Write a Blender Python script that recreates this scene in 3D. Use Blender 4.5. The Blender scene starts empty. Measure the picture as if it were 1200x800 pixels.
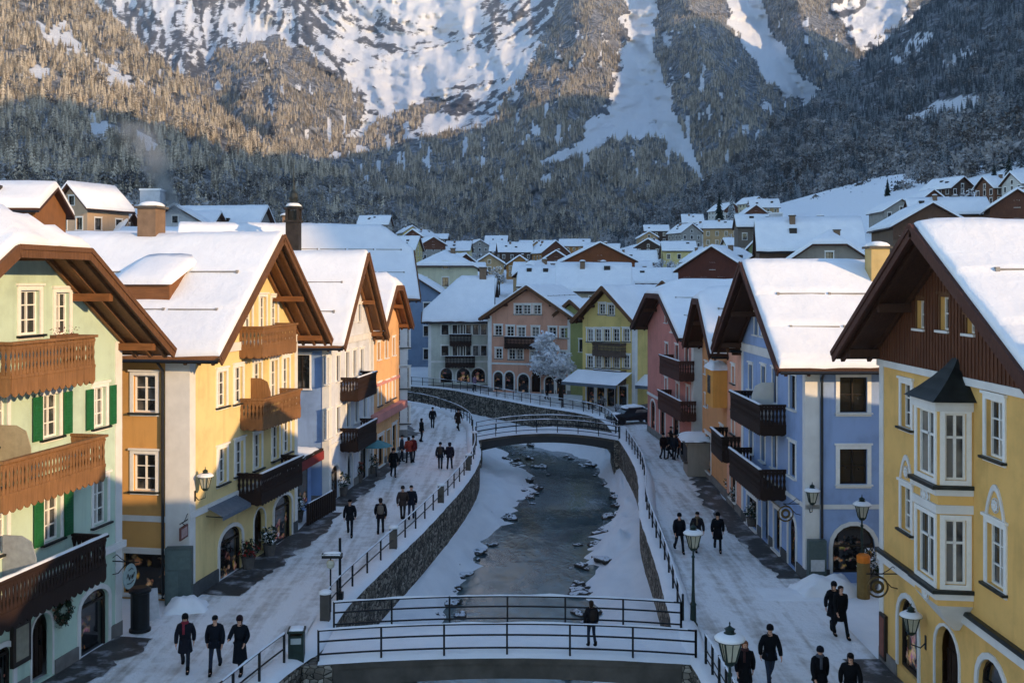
import bpy, math, random
import numpy as np
from mathutils import Vector, Matrix, noise as mnoise

random.seed(7)
R = math.radians
SC = bpy.context.scene
COL = SC.collection

# ------------------------------------------------------------------ camera model (metres; eye 12 m above the street)
F, EYE, CX, HY = 1200.0, 12.0, 600.0, 330.0
def G(px, py, z=0.0):
    y = F * (EYE - z) / (py - HY)
    return ((px - CX) / F * y, y, z)
def P(px, py, y):
    return ((px - CX) / F * y, y, EYE - (py - HY) / F * y)

# sun: low, from behind the camera on the right
SUN_AZ, SUN_EL = R(52), R(14)
SH = (math.sin(SUN_AZ), -math.cos(SUN_AZ))            # horizontal direction towards the sun
SUN = Vector((SH[0] * math.cos(SUN_EL), SH[1] * math.cos(SUN_EL), math.sin(SUN_EL)))

def fbm(x, y, z=0.0, o=4):
    return mnoise.fractal(Vector((x, y, z)), 1.0, 2.0, o)
def nz(x, y, z=0.0):
    return mnoise.noise(Vector((x, y, z)))

# ------------------------------------------------------------------ objects
def tag(o, label=None, cat=None, group=None, kind=None):
    if label: o['label'] = label
    if cat: o['category'] = cat
    if group: o['group'] = group
    if kind: o['kind'] = kind
    return o
def empty(name, loc=(0, 0, 0), rz=0.0):
    o = bpy.data.objects.new(name, None); COL.objects.link(o)
    o.location = loc; o.rotation_euler = (0, 0, rz); o.empty_display_size = .3
    return o
def thing(name, label, cat, loc=(0, 0, 0), rz=0.0, group=None):
    return tag(empty(name, loc, rz), label, cat, group)
def link(name, mesh, parent=None, loc=(0, 0, 0), rz=0.0, scale=None):
    o = bpy.data.objects.new(name, mesh); COL.objects.link(o)
    o.location = loc; o.rotation_euler = (0, 0, rz)
    if scale: o.scale = scale
    if parent is not None: o.parent = parent
    return o
def copy_tree(o, parent=None):
    c = o.copy(); COL.objects.link(c)
    if parent is not None: c.parent = parent
    for ch in list(o.children): copy_tree(ch, c)
    return c

class MB:
    def __init__(s): s.v = []; s.f = []; s.m = []
    def add(s, vs, fs, m=0):
        n = len(s.v); s.v += [tuple(p) for p in vs]
        s.f += [tuple(i + n for i in f) for f in fs]; s.m += [m] * len(fs)
        return s
    def box(s, x0, x1, y0, y1, z0, z1, m=0):
        return s.add([(x0,y0,z0),(x1,y0,z0),(x1,y1,z0),(x0,y1,z0),(x0,y0,z1),(x1,y0,z1),(x1,y1,z1),(x0,y1,z1)],
              [(0,3,2,1),(4,5,6,7),(0,1,5,4),(1,2,6,5),(2,3,7,6),(3,0,4,7)], m)
    def bar(s, p, q, w, h, m=0, up=(0, 0, 1)):
        p, q = Vector(p), Vector(q); d = (q - p).normalized(); u = Vector(up)
        sd = d.cross(u)
        if sd.length < 1e-4: sd = d.cross(Vector((1, 0, 0)))
        sd.normalize(); u = sd.cross(d); a = sd * w / 2; b = u * h / 2
        return s.add([p-a-b, p+a-b, p+a+b, p-a+b, q-a-b, q+a-b, q+a+b, q-a+b],
              [(0,1,2,3),(7,6,5,4),(0,4,5,1),(1,5,6,2),(2,6,7,3),(3,7,4,0)], m)
    def tube(s, pts, r, n=6, m=0, cap=True):
        pts = [Vector(p) for p in pts]; rr = r if isinstance(r, (list, tuple)) else [r] * len(pts)
        vs = []; fs = []
        ref = None
        for i, p in enumerate(pts):
            d = (pts[min(i+1, len(pts)-1)] - pts[max(i-1, 0)]).normalized()
            if ref is None:
                ref = Vector((0, 0, 1)) if abs(d.z) < .9 else Vector((1, 0, 0))
            a = d.cross(ref).normalized(); b = d.cross(a)
            for k in range(n):
                t = 2 * math.pi * k / n
                vs.append(p + (a * math.cos(t) + b * math.sin(t)) * rr[i])
        for i in range(len(pts) - 1):
            for k in range(n):
                fs.append((i*n+k, i*n+(k+1) % n, (i+1)*n+(k+1) % n, (i+1)*n+k))
        if cap:
            fs.append(tuple(range(n-1, -1, -1))); fs.append(tuple((len(pts)-1)*n + k for k in range(n)))
        return s.add(vs, fs, m)
    def lathe(s, prof, n=12, c=(0, 0, 0), m=0, sx=1.0, sy=1.0):
        vs = []; fs = []
        for (r, z) in prof:
            for k in range(n):
                t = 2 * math.pi * k / n
                vs.append((c[0] + r * sx * math.cos(t), c[1] + r * sy * math.sin(t), c[2] + z))
        for i in range(len(prof) - 1):
            for k in range(n):
                fs.append((i*n+k, i*n+(k+1) % n, (i+1)*n+(k+1) % n, (i+1)*n+k))
        fs.append(tuple(range(n-1, -1, -1))); fs.append(tuple((len(prof)-1)*n + k for k in range(n)))
        return s.add(vs, fs, m)
    def poly(s, pts, m=0): return s.add(pts, [tuple(range(len(pts)))], m)
    def prism(s, pts, y0, y1, m=0):            # pts (x, z), counter-clockwise seen from -y
        n = len(pts)
        vs = [(x, y0, z) for x, z in pts] + [(x, y1, z) for x, z in pts]
        fs = [tuple(range(n)), tuple(range(2*n-1, n-1, -1))]
        fs += [((i+1) % n, i, n+i, n+(i+1) % n) for i in range(n)]
        return s.add(vs, fs, m)
    def mesh(s, name, mats, smooth=False):
        me = bpy.data.meshes.new(name); me.from_pydata(s.v, [], s.f)
        for mt in (mats if isinstance(mats, (list, tuple)) else [mats]): me.materials.append(mt)
        if len(me.materials) > 1: me.polygons.foreach_set('material_index', s.m)
        if smooth: me.polygons.foreach_set('use_smooth', [True] * len(me.polygons))
        me.update(); return me
    def build(s, name, mats, parent=None, smooth=False, loc=(0, 0, 0), rz=0.0):
        return link(name, s.mesh(name, mats, smooth), parent, loc, rz)

# ------------------------------------------------------------------ materials
def lin(c):
    c = c / 255.0
    return c / 12.92 if c <= .04045 else ((c + .055) / 1.055) ** 2.4
def hx(s):
    return tuple(lin(int(s[i:i+2], 16)) for i in (0, 2, 4)) + (1.0,)
class NT:
    def __init__(s, name):
        s.mat = bpy.data.materials.new(name); s.mat.use_nodes = True
        s.t = s.mat.node_tree; s.t.nodes.clear()
        s.out = s.n('ShaderNodeOutputMaterial'); s.b = s.n('ShaderNodeBsdfPrincipled')
        s.l(s.b.outputs[0], s.out.inputs[0])
    def n(s, ty, **kw):
        x = s.t.nodes.new(ty)
        for k, v in kw.items(): setattr(x, k, v)
        return x
    def l(s, a, b): s.t.links.new(a, b)
    def set(s, node, **kw):
        for k, v in kw.items(): node.inputs[k.replace('_', ' ')].default_value = v
        return node
    def coord(s, kind='Object', scale=(1, 1, 1)):
        tc = s.n('ShaderNodeTexCoord'); mp = s.n('ShaderNodeMapping'); mp.inputs['Scale'].default_value = scale
        s.l(tc.outputs[kind], mp.inputs[0]); return mp.outputs[0]
    def noise(s, vec, scale, detail=4, rough=.55, dist=0.0):
        x = s.n('ShaderNodeTexNoise'); s.set(x, Scale=scale, Detail=detail, Roughness=rough, Distortion=dist)
        s.l(vec, x.inputs['Vector']); return x.outputs['Fac']
    def ramp(s, fac, stops):
        x = s.n('ShaderNodeValToRGB'); e = x.color_ramp.elements
        while len(e) < len(stops): e.new(.5)
        for i, (p, c) in enumerate(stops):
            e[i].position = p; e[i].color = c if len(c) == 4 else tuple(c) + (1,)
        s.l(fac, x.inputs[0]); return x.outputs[0]
    def mix(s, fac, a, b):
        x = s.n('ShaderNodeMix', data_type='RGBA')
        for v, i in ((fac, 0), (a, 6), (b, 7)):
            if isinstance(v, (int, float, tuple)): x.inputs[i].default_value = v
            else: s.l(v, x.inputs[i])
        return x.outputs[2]
    def math(s, op, a, b=0.0, clamp=False):
        x = s.n('ShaderNodeMath', operation=op, use_clamp=clamp)
        for v, i in ((a, 0), (b, 1)):
            if isinstance(v, (int, float)): x.inputs[i].default_value = v
            else: s.l(v, x.inputs[i])
        return x.outputs[0]
    def bump(s, h, strength=.3, dist=.05):
        x = s.n('ShaderNodeBump'); s.set(x, Strength=strength, Distance=dist)
        s.l(h, x.inputs['Height']); s.l(x.outputs[0], s.b.inputs['Normal'])
    def color(s, c):
        if isinstance(c, tuple): s.b.inputs['Base Color'].default_value = c
        else: s.l(c, s.b.inputs['Base Color'])
    def up(s):
        g = s.n('ShaderNodeNewGeometry'); x = s.n('ShaderNodeSeparateXYZ'); s.l(g.outputs['Normal'], x.inputs[0])
        return x.outputs[2]
    def done(s, rough=.7, metal=0.0, spec=.3):
        s.b.inputs['Roughness'].default_value = rough; s.b.inputs['Metallic'].default_value = metal
        s.b.inputs['Specular IOR Level'].default_value = spec
        return s.mat
def sc(c, k): return (c[0]*k, c[1]*k, c[2]*k, 1.0)

MATS = {}
def plaster(hexc):
    key = 'plaster' + hexc
    if key in MATS: return MATS[key]
    m = NT('painted_plaster_' + hexc); c = hx(hexc)
    v = m.coord()
    a = m.noise(v, .55, 5, .65)
    col = m.ramp(a, [(.28, sc(c, .74)), (.5, c), (.72, sc(c, 1.08))])
    st = m.noise(m.coord(scale=(1.6, 1.6, .16)), 1.4, 4, .6)          # rain streaks running down the render
    fac = m.ramp(st, [(.54, (0, 0, 0)), (.76, (.55, .55, .55))])
    col = m.mix(fac, col, sc(c, .66))
    m.color(col); m.bump(m.noise(v, 34, 3), .18, .02)
    MATS[key] = m.done(.85, 0, .15); return MATS[key]
def wood(name, hexc, axis='z', boards=.16, vary=.4):
    key = name
    if key in MATS: return MATS[key]
    m = NT(name); c = hx(hexc)
    s = {'z': (9, 9, .7), 'x': (.7, 9, 9), 'y': (9, .7, 9)}[axis]
    g = m.noise(m.coord(scale=s), 2.2, 5, .6)
    col = m.ramp(g, [(.25, sc(c, 1 - vary)), (.5, c), (.8, sc(c, 1 + vary * .8))])
    big = m.noise(m.coord(), 1.1, 3)
    col = m.mix(m.ramp(big, [(.4, (0, 0, 0)), (.7, (.5, .5, .5))]), col, sc(c, .6))
    m.color(col); m.bump(g, .35, .02)
    MATS[key] = m.done(.7, 0, .2); return MATS[key]
def plain(name, hexc, rough=.6, metal=0.0, spec=.3, vary=.15, scale=6.0, bump=.1):
    if name in MATS: return MATS[name]
    m = NT(name); c = hx(hexc); a = m.noise(m.coord(), scale, 4)
    m.color(m.ramp(a, [(.3, sc(c, 1 - vary)), (.7, sc(c, 1 + vary))]))
    if bump: m.bump(a, bump, .02)
    MATS[name] = m.done(rough, metal, spec); return MATS[name]
def mk_snow():
    m = NT('snow'); v = m.coord('Object')
    a = m.noise(v, .9, 5, .6)
    m.color(m.ramp(a, [(.3, (.75, .76, .775)), (.7, (.83, .835, .84))]))
    b = m.noise(v, 2.6, 6, .62); m.bump(b, .35, .12)
    return m.done(.75, 0, .2)
def mk_glass(name, c1, c2, scale):
    m = NT(name); oi = m.n('ShaderNodeObjectInfo')
    tc = m.n('ShaderNodeTexCoord'); ad = m.n('ShaderNodeVectorMath', operation='ADD')
    m.l(tc.outputs['Object'], ad.inputs[0]); m.l(oi.outputs['Random'], ad.inputs[1])
    a = m.noise(ad.outputs[0], scale, 2)
    bl = m.math('ADD', a, m.math('MULTIPLY', m.math('SUBTRACT', oi.outputs['Random'], .5), .35))
    m.color(m.ramp(bl, [(.42, c1), (.66, c2)])); m.bump(m.noise(ad.outputs[0], 2.5, 1), .04, .02)
    return m.done(.06, 0, .6)
def mk_stone():
    m = NT('rubble_stone'); v = m.coord('Object', (1, 1, 1.5))
    vo = m.n('ShaderNodeTexVoronoi', feature='DISTANCE_TO_EDGE'); m.set(vo, Scale=4.2); m.l(v, vo.inputs['Vector'])
    vc = m.n('ShaderNodeTexVoronoi'); m.set(vc, Scale=4.2); m.l(v, vc.inputs['Vector'])
    sp = m.n('ShaderNodeSeparateColor'); m.l(vc.outputs['Color'], sp.inputs[0])
    col = m.ramp(sp.outputs[0], [(.0, hx('4a443d')), (.5, hx('857c70')), (1, hx('b5ac9d'))])
    col = m.mix(m.ramp(vo.outputs[0], [(.02, (1, 1, 1)), (.09, (0, 0, 0))]), col, hx('24221f'))
    col = m.mix(m.ramp(m.noise(v, 1.3, 5), [(.45, (0, 0, 0)), (.75, (.8, .8, .8))]), col, hx('3a3a30'))
    m.color(col); m.bump(vo.outputs[0], .7, .12); return m.done(.85, 0, .2)
def mk_water():
    m = NT('river_water'); v = m.coord('Object', (1, .45, 1))
    a = m.noise(v, 2.2, 5, .6, .6); b = m.noise(v, .35, 3)
    col = m.ramp(b, [(.38, hx('43555a')), (.52, hx('5c6d70')), (.66, hx('6b6858'))])
    m.color(col); m.bump(m.math('MULTIPLY', a, m.ramp(m.noise(v, .5, 3), [(.4, (.25, .25, .25)), (.65, (1, 1, 1))])), .42, .10); return m.done(.06, 0, .6)
def mk_packed(name='packed_snow'):
    m = NT(name); v = m.coord('Object')
    tr = m.noise(m.coord('Object', (1.5, .12, 1)), 1.0, 4, .6, .2)      # wheel and foot tracks along the street
    a = m.noise(v, 1.6, 6, .65); s = m.math('ADD', m.math('MULTIPLY', tr, .65), m.math('MULTIPLY', a, .35))
    col = m.ramp(s, [(.30, hx('8f857b')), (.42, hx('c6c1bc')), (.53, hx('e8e7e6'))])
    foot = m.noise(v, 5.5, 3, .7)
    m.color(col); m.bump(m.math('ADD', m.math('MULTIPLY', a, .6), m.math('MULTIPLY', foot, .8)), .9, .12)
    return m.done(.8, 0, .2)
def mk_paving():
    m = NT('wet_paving'); v = m.coord('Object')
    br = m.n('ShaderNodeTexBrick'); m.set(br, Scale=3.0, Mortar_Size=.02)
    br.inputs['Color1'].default_value = hx('3b3a3a'); br.inputs['Color2'].default_value = hx('4b4947'); br.inputs['Mortar'].default_value = hx('282828')
    m.l(v, br.inputs['Vector'])
    a = m.noise(v, 1.1, 6, .65)
    col = m.mix(m.ramp(a, [(.52, (0, 0, 0)), (.66, (.9, .9, .9))]), br.outputs['Color'], hx('a8a8ac'))
    m.color(col); m.bump(a, .3, .04); return m.done(.55, 0, .35)

SNOW = mk_snow(); STONE = mk_stone(); WATER = mk_water(); PACKED = mk_packed(); PAVING = mk_paving()
GLASS = mk_glass('window_glass', (.012, .014, .017, 1), (.19, .18, .165, 1), 1.3)
def mk_shop():
    m = NT('shop_window'); tc = m.n('ShaderNodeTexCoord'); oi = m.n('ShaderNodeObjectInfo'); ad = m.n('ShaderNodeVectorMath', operation='ADD'); m.l(tc.outputs['Object'], ad.inputs[0]); m.l(oi.outputs['Random'], ad.inputs[1])
    vo = m.n('ShaderNodeTexVoronoi'); m.set(vo, Scale=4.5); m.l(ad.outputs[0], vo.inputs['Vector']); sp = m.n('ShaderNodeSeparateXYZ'); m.l(tc.outputs['Object'], sp.inputs[0])
    goods = m.ramp(m.noise(ad.outputs[0], 2.4, 3), [(.54, (0, 0, 0)), (.66, (1, 1, 1))]); low = m.ramp(m.math('MULTIPLY', sp.outputs[2], .5), [(.35, (1, 1, 1)), (.75, (.08, .08, .08))])
    hue = m.mix(.72, vo.outputs['Color'], hx('e0964a')); k = m.math('MULTIPLY', goods, low)
    m.color(m.mix(k, (.012, .012, .013, 1), hue)); m.l(hue, m.b.inputs['Emission Color']); m.l(m.math('MULTIPLY', k, .05), m.b.inputs['Emission Strength']); return m.done(.07, 0, .6)
SHOPGLASS = mk_shop()
WHITE = plain('white_paint', 'e6e3dc', .6, 0, .25, .06)
OFFW = plain('off_white_trim', 'd8d5cf', .7, 0, .2, .08, 2)
DARKSASH = plain('dark_brown_sash', '2a221c', .5)
DARKMETAL = plain('dark_iron', '1c1e20', .5, .5, .4)
GREENMETAL = plain('dark_green_iron', '20302b', .5, .3, .4)
LEAD = plain('dark_sheet_metal', '2f3331', .45, .5, .4, .3, 3)
GUTTER = plain('gutter_metal', '2b2d30', .4, .6, .4)
GREENSH = plain('green_shutter_paint', '1f5f38', .55)
W_ORANGE = wood('honey_wood', '85603f', 'z'); W_BROWN = wood('brown_wood', '6a4a33', 'z'); W_DARK = wood('dark_wood', '2e201a', 'z')
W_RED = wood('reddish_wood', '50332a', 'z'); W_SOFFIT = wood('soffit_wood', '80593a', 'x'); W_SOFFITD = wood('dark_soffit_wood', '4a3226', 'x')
W_BEAM = wood('beam_wood', '7d5333', 'y'); W_GREY = wood('weathered_wood', '5b4d43', 'z')
CONCRETE = plain('stained_concrete', '57514a', .85, 0, .2, .35, 1.2, .3)
PLINTH = plain('plinth_stone', '77736e', .85, 0, .2, .25, 2, .2)
BRICKCH = plain('chimney_plaster', '7b6450', .85, 0, .2, .2, 3)
def emit(name, hexc, strength, vary=0):
    if name in MATS: return MATS[name]
    m = NT(name); c = hx(hexc); m.color(sc(c, .5))
    if vary:
        a = m.noise(m.coord(), 3.0, 3); col = m.ramp(a, [(.4, sc(c, .05)), (.62, c)]); m.l(col, m.b.inputs['Emission Color'])
    else: m.b.inputs['Emission Color'].default_value = c
    m.b.inputs['Emission Strength'].default_value = strength
    MATS[name] = m.done(.3); return MATS[name]
SHOPLIT = emit('lit_shop_interior', 'ffb35c', .55, 1)
LAMPGLASS = plain('lantern_glass', 'b9b6a2', .2, 0, .5, .1)
HAZE_D, SKY_STR, SUN_STR, EXPO = .00007, .15, 2.3, 1.3
# ------------------------------------------------------------------ people
def skin_mesh(name, verts, edges, root, sub=2):
    me = bpy.data.meshes.new(name); me.from_pydata([v[0] for v in verts], edges, [])
    ob = bpy.data.objects.new('tmp', me); COL.objects.link(ob)
    md = ob.modifiers.new('s', 'SKIN'); md.use_smooth_shade = True
    for i, v in enumerate(verts):
        r = v[1]; ob.data.skin_vertices[0].data[i].radius = r if isinstance(r, tuple) else (r, r)
    ob.data.skin_vertices[0].data[root].use_root = True
    ss = ob.modifiers.new('u', 'SUBSURF'); ss.levels = ss.render_levels = sub
    dg = bpy.context.evaluated_depsgraph_get(); dg.update()
    out = bpy.data.meshes.new_from_object(ob.evaluated_get(dg)); out.name = name
    bpy.data.objects.remove(ob); return out
def joints(pose):
    """pose: (left leg swing, right leg swing, left arm swing, right arm swing, elbow bend); facing -y"""
    ll, rl, la, ra, eb = pose; J = {}
    for sd, lg, ar in ((1, ll, la), (-1, rl, ra)):
        hip = Vector((sd*.09, 0, .92)); kn = hip + Vector((sd*.012, -math.sin(lg)*.42 - .02, -math.cos(lg)*.42))
        back = lg - (.35 if lg < 0 else .08); an = kn + Vector((0, -math.sin(back)*.42, -math.cos(back)*.42))
        sh = Vector((sd*.185, .0, 1.42)); el = sh + Vector((sd*.07, -math.sin(ar)*.28, -math.cos(ar)*.28)); a2 = ar + eb
        wr = el + Vector((-sd*.01 - (sd*.05 if eb > .8 else 0), -math.sin(a2)*.25, -math.cos(a2)*.25)); J[sd] = (hip, kn, an, sh, el, wr, a2)
    lo = min(J[1][2].z, J[-1][2].z) - .085
    return J, lo
BODYC = {}
SKINM = plain('skin', 'c99a80', .55, 0, .3, .06)
HAIRM = plain('hair', '3a2a20', .6, 0, .3, .2, 20)
def person_meshes(pi, pose):
    if pi in BODYC: return BODYC[pi]
    J, lo = joints(pose); dz = Vector((0, 0, -lo))
    V = []; E = []
    def add(p, r, par=None):
        V.append((tuple(Vector(p) + dz), r)); i = len(V)-1
        if par is not None: E.append((par, i))
        return i
    pel = add((0, 0, .94), (.13, .1)); sp = add((0, .01, 1.15), (.125, .09), pel); ch = add((0, .01, 1.36), (.14, .10), sp); nk = add((0, .0, 1.50), .055, ch); hb = add((0, -.015, 1.58), (.062, .07), nk); hd = add((0, -.02, 1.66), (.078, .095), hb); ht = add((0, -.015, 1.735), (.055, .07), hd)
    for sd in (1, -1):
        hip, kn, an, sh, el, wr, a2 = J[sd]
        h1 = add(hip, .085, pel); k1 = add(kn, .055, h1); n1 = add(an, .04, k1); add(an + Vector((0, -.14, -.045)), .035, n1)
        s1 = add(sh, .06, ch); e1 = add(el, .042, s1); w1 = add(wr, .028, e1)
        dr = Vector((0, -math.sin(a2), -math.cos(a2))); sdv = Vector((0, math.cos(a2), -math.sin(a2)))
        pm = wr + dr*.06; p1 = add(pm, (.022, .036), w1)
        for f in range(4):
            b = pm + sdv*((f-1.5)*.021) + dr*.03; L = (.062, .074, .07, .055)[f]
            f1 = add(b, .0095, p1); f2 = add(b + dr*L*.55 + Vector((-sd*.012, 0, 0)), .0085, f1); add(b + dr*L + Vector((-sd*.03, 0, 0)), .007, f2)
        tb = wr + dr*.03 - sdv*.03; t1 = add(tb, .011, p1); add(tb + dr*.045 - sdv*.018 + Vector((-sd*.012, 0, 0)), .009, t1)
    body = skin_mesh('person', V, E, 0, 1)
    # face: nose, eyes, ears and mouth on the head
    f = MB(); z = 1.655 - lo; y = -.115
    f.add([(-.014, y+.008, z-.02), (.014, y+.008, z-.02), (0, y-.022, z-.018), (0, y+.004, z+.03)], [(0, 1, 2), (0, 2, 3), (1, 3, 2)], 0)
    for sd in (1, -1):
        f.lathe([(.006, -.008), (.011, 0), (.006, .008)], 6, (sd*.03, y+.012, z+.025), 1)
        f.lathe([(.012, -.03), (.018, 0), (.012, .03)], 6, (sd*.079, -.01, z), 0)
    f.box(-.02, .02, y+.004, y+.02, z-.052, z-.044, 1)
    import bmesh
    bm = bmesh.new(); bm.from_mesh(body); tmp = f.mesh('face', [SKINM, HAIRM]); bm.from_mesh(tmp); me = bpy.data.meshes.new('person'); bm.to_mesh(me); bm.free()
    me.materials.append(SKINM); me.materials.append(HAIRM); me.polygons.foreach_set('use_smooth', [True]*len(me.polygons))
    # trousers and boots
    V.clear(); E.clear()
    pel = add((0, 0, .95), (.145, .115))
    for sd in (1, -1):
        hip, kn, an = J[sd][:3]; h1 = add(hip, .098, pel); m1 = add(hip.lerp(kn, .5), .082, h1); k1 = add(kn, .066, m1); add(an + Vector((0, 0, -.01)), .062, k1)
    tro = skin_mesh('trousers', V, E, 0, 1)
    V.clear(); E.clear(); boots = []
    bmesh_all = bmesh.new()
    for sd in (1, -1):
        V.clear(); E.clear(); an = J[sd][2]
        a = add(an + Vector((0, .0, .16)), .07, None); b = add(an + Vector((0, .01, -.03)), (.062, .066), a); add(an + Vector((0, -.17, -.045)), (.054, .042), b)
        q = skin_mesh('boot', V, E, 0, 1); boots.append(q)
    bmesh_all.free()
    coats = []
    for hem in (.82, .62, .38):
        V.clear(); E.clear()
        pel = add((0, .0, 1.0), (.205, .155)); sp = add((0, .01, 1.16), (.195, .15), pel); ch = add((0, .01, 1.36), (.195, .145), sp); nk = add((0, .0, 1.49), .085, ch); add((0, -.005, 1.535), .075, nk)
        for sd in (1, -1):
            hip, kn, an, sh, el, wr, a2 = J[sd]
            s1 = add(sh + Vector((sd*.0, 0, -.01)), .10, ch); m1 = add(sh.lerp(el, .5), .086, s1); e1 = add(el, .078, m1); add(wr + (wr-el)*.05, .062, e1)
        q = skin_mesh('coat', V, E, 0, 1)
        sk = MB(); n = 16; K = 5; vs = []
        for k in range(K+1):
            t = k/K; zz = 1.13 + (hem-1.13)*t
            for j in range(n):
                th = 2*math.pi*j/n; r = .162 + .062*t + .008*math.sin(th*5)*t
                yy = r*.78*math.sin(th) - (.03*t if math.sin(th) < 0 else -.03*t)
                vs.append((r*math.cos(th), yy, zz - lo))
        sk.add(vs, [(k*n+j, k*n+(j+1) % n, (k+1)*n+(j+1) % n, (k+1)*n+j) for k in range(K) for j in range(n)] + [tuple(range(n))])
        bm = bmesh.new(); bm.from_mesh(q); bm.from_mesh(sk.mesh('t', [SKINM])); c = bpy.data.meshes.new('coat'); bm.to_mesh(c); bm.free()
        c.polygons.foreach_set('use_smooth', [True]*len(c.polygons)); coats.append(c)
    # headwear
    z0 = 1.66 - lo
    hb_ = MB(); hb_.lathe([(.09, -.01), (.102, -.005), (.104, .045), (.101, .055), (.098, .085), (.075, .125), (.035, .148), (.008, .153)], 14, (0, -.018, z0), 0, 1, 1.16)
    beanie = hb_.mesh('hat', [SKINM], True)
    hc = MB(); hc.lathe([(.086, .02), (.094, .025), (.088, .08), (.055, .115), (.01, .125)], 14, (0, -.018, z0), 0, 1, 1.16); hc.box(-.06, .06, -.19, -.1, z0+.025, z0+.04)
    cap = hc.mesh('hat', [SKINM], True)
    hh = MB(); n = 14; vs = []; prof = [(.06, -.14), (.09, -.06), (.098, .02), (.09, .07), (.055, .105), (.01, .115)]
    for r, dz_ in prof:
        for j in range(n):
            th = 2*math.pi*j/n; front = max(0, -math.sin(th)); rr = r*(1 - (.35*front**3 if dz_ < .05 else 0)); yy = rr*1.15*math.sin(th)
            vs.append((rr*math.cos(th), yy + (.05*front if dz_ < .03 else 0) - .01, z0+dz_))
    hh.add(vs, [(k*n+j, k*n+(j+1) % n, (k+1)*n+(j+1) % n, (k+1)*n+j) for k in range(len(prof)-1) for j in range(n)])
    hair = hh.mesh('hair', [SKINM], True)
    hd_ = MB(); hd_.add([(x*1.14, y*1.12 + (.012 if y < 0 else -.005), (z-z0)*1.05+z0+.01) for x, y, z in vs], [(k*n+j, k*n+(j+1) % n, (k+1)*n+(j+1) % n, (k+1)*n+j) for k in range(len(prof)-1) for j in range(n)])
    hood = hd_.mesh('hood', [SKINM], True)
    sf = MB(); sf.lathe([(.085, -.05), (.115, -.02), (.115, .02), (.08, .045)], 14, (0, -.01, 1.53-lo), 0, 1, .95); sf.box(-.07, .0, -.165, -.135, 1.2-lo, 1.52-lo)
    scarf = sf.mesh('scarf', [SKINM], True)
    bp = MB(); bp.lathe([(.10, 0), (.15, .04), (.16, .25), (.13, .38), (.06, .42)], 12, (0, .19, 1.05-lo), 0, 1, .6)
    pack = bp.mesh('backpack', [SKINM], True)
    BODYC[pi] = dict(body=me, trousers=tro, boots=boots, coats=coats, beanie=beanie, cap=cap, hair=hair, hood=hood, scarf=scarf, backpack=pack); return BODYC[pi]
POSES = [(.38, -.36, -.32, .30, .25), (-.34, .36, .32, -.28, .3), (.06, -.06, .05, -.05, .18), (.22, -.22, -.15, .55, 1.0), (.05, -.12, .15, .2, 1.25)]
CLOTH = {}
def cloth(hexc):
    if hexc not in CLOTH: CLOTH[hexc] = plain('cloth_' + hexc, hexc, .85, 0, .12, .25, 30, .2)
    return CLOTH[hexc]
def put_mat(o, mat):
    o.material_slots[0].link = 'OBJECT'; o.material_slots[0].material = mat
def person(label, px, py, face=0.0, pose=0, coat=0, cc='15171d', tc='1d2129', hat='beanie', hc='15151a', scarf=None, pack=None, z=0.05, s=1.0, at=None):
    for me in (list(person_meshes(pose, POSES[pose]).values())):
        for q in (me if isinstance(me, list) else [me]):
            if not q.materials: q.materials.append(SKINM)
    M = BODYC[pose]; x, y, _ = G(px, py, z) if at is None else (*at, 0)
    o = link('person', M['body'], None, (x, y, z), R(face), (s, s, s)); tag(o, label, 'person')
    for nm, me, col in (('coat', M['coats'][coat], cc), ('trousers', M['trousers'], tc), ('boot', M['boots'][0], '121110'), ('boot', M['boots'][1], '121110')): put_mat(link(nm, me, o), cloth(col))
    if hat: put_mat(link({'beanie': 'hat', 'cap': 'hat'}.get(hat, hat), M[hat], o), cloth(hc))
    if hat in ('beanie', 'cap', None): put_mat(link('hair', M['hair'], o), HAIRM) if hat is None or coat > 0 else None
    if scarf: put_mat(link('scarf', M['scarf'], o), cloth(scarf))
    if pack: put_mat(link('backpack', M['backpack'], o), cloth(pack))
    return o
# face 0 = towards the camera, 180 = walking away
person('person in dark coat and red scarf, leftmost of three walking by the yellow shop', 217, 785, 12, 0, 1, '191a22', '20242c', 'beanie', '0f0f12', '7d2f3a')
person('person in short navy jacket, middle of three walking by the yellow shop', 252, 787, 8, 1, 0, '12161e', '232936', 'cap', '121317')
person('person in long dark coat, rightmost of three walking by the yellow shop', 281, 789, -5, 3, 2, '0f141b', '14171c', 'beanie', '24161a')
person('person in black jacket striding down the left street beside one with a backpack', 410, 628, 5, 0, 0, '13151a', '1a1c22', 'cap', '0f0f10')
person('person with tan backpack walking up the left street beside one in black', 446, 626, 185, 1, 0, '1c171b', '17181c', 'hair', '2a1d18', None, '6e6258')
person('person in brown jacket, left of the close pair walking up the left street', 472, 610, 178, 0, 0, '3a302c', '2c2825', 'beanie', '2b2321')
person('person in navy jacket, right of the close pair walking up the left street', 482, 609, 184, 1, 0, '171a24', '2a3140', 'cap', '17181d')
person('person in beanie, left of the distant pair beside the arched bridge', 516, 550, 180, 0, 0, '1f1f26', '22232a', 'beanie', '17171c', None, '3d332c')
person('person in hood, right of the distant pair beside the arched bridge', 527, 550, 176, 1, 0, '24202a', '2a2a30', 'hood', '24202a')
person('person in black standing beside the turquoise parasol at the orange house', 461, 559, 20, 2, 1, '101114', '121318', 'beanie', '101012')
person('person in red jacket among the shoppers in front of the orange house', 479, 543, 200, 3, 0, '8a382c', '22252c', 'hair', '2a1d18')
person('person in dark red jacket, right one of the shoppers in front of the orange house', 484, 542, 160, 2, 0, '5f1f20', '22252c', 'beanie', '191515')
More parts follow.
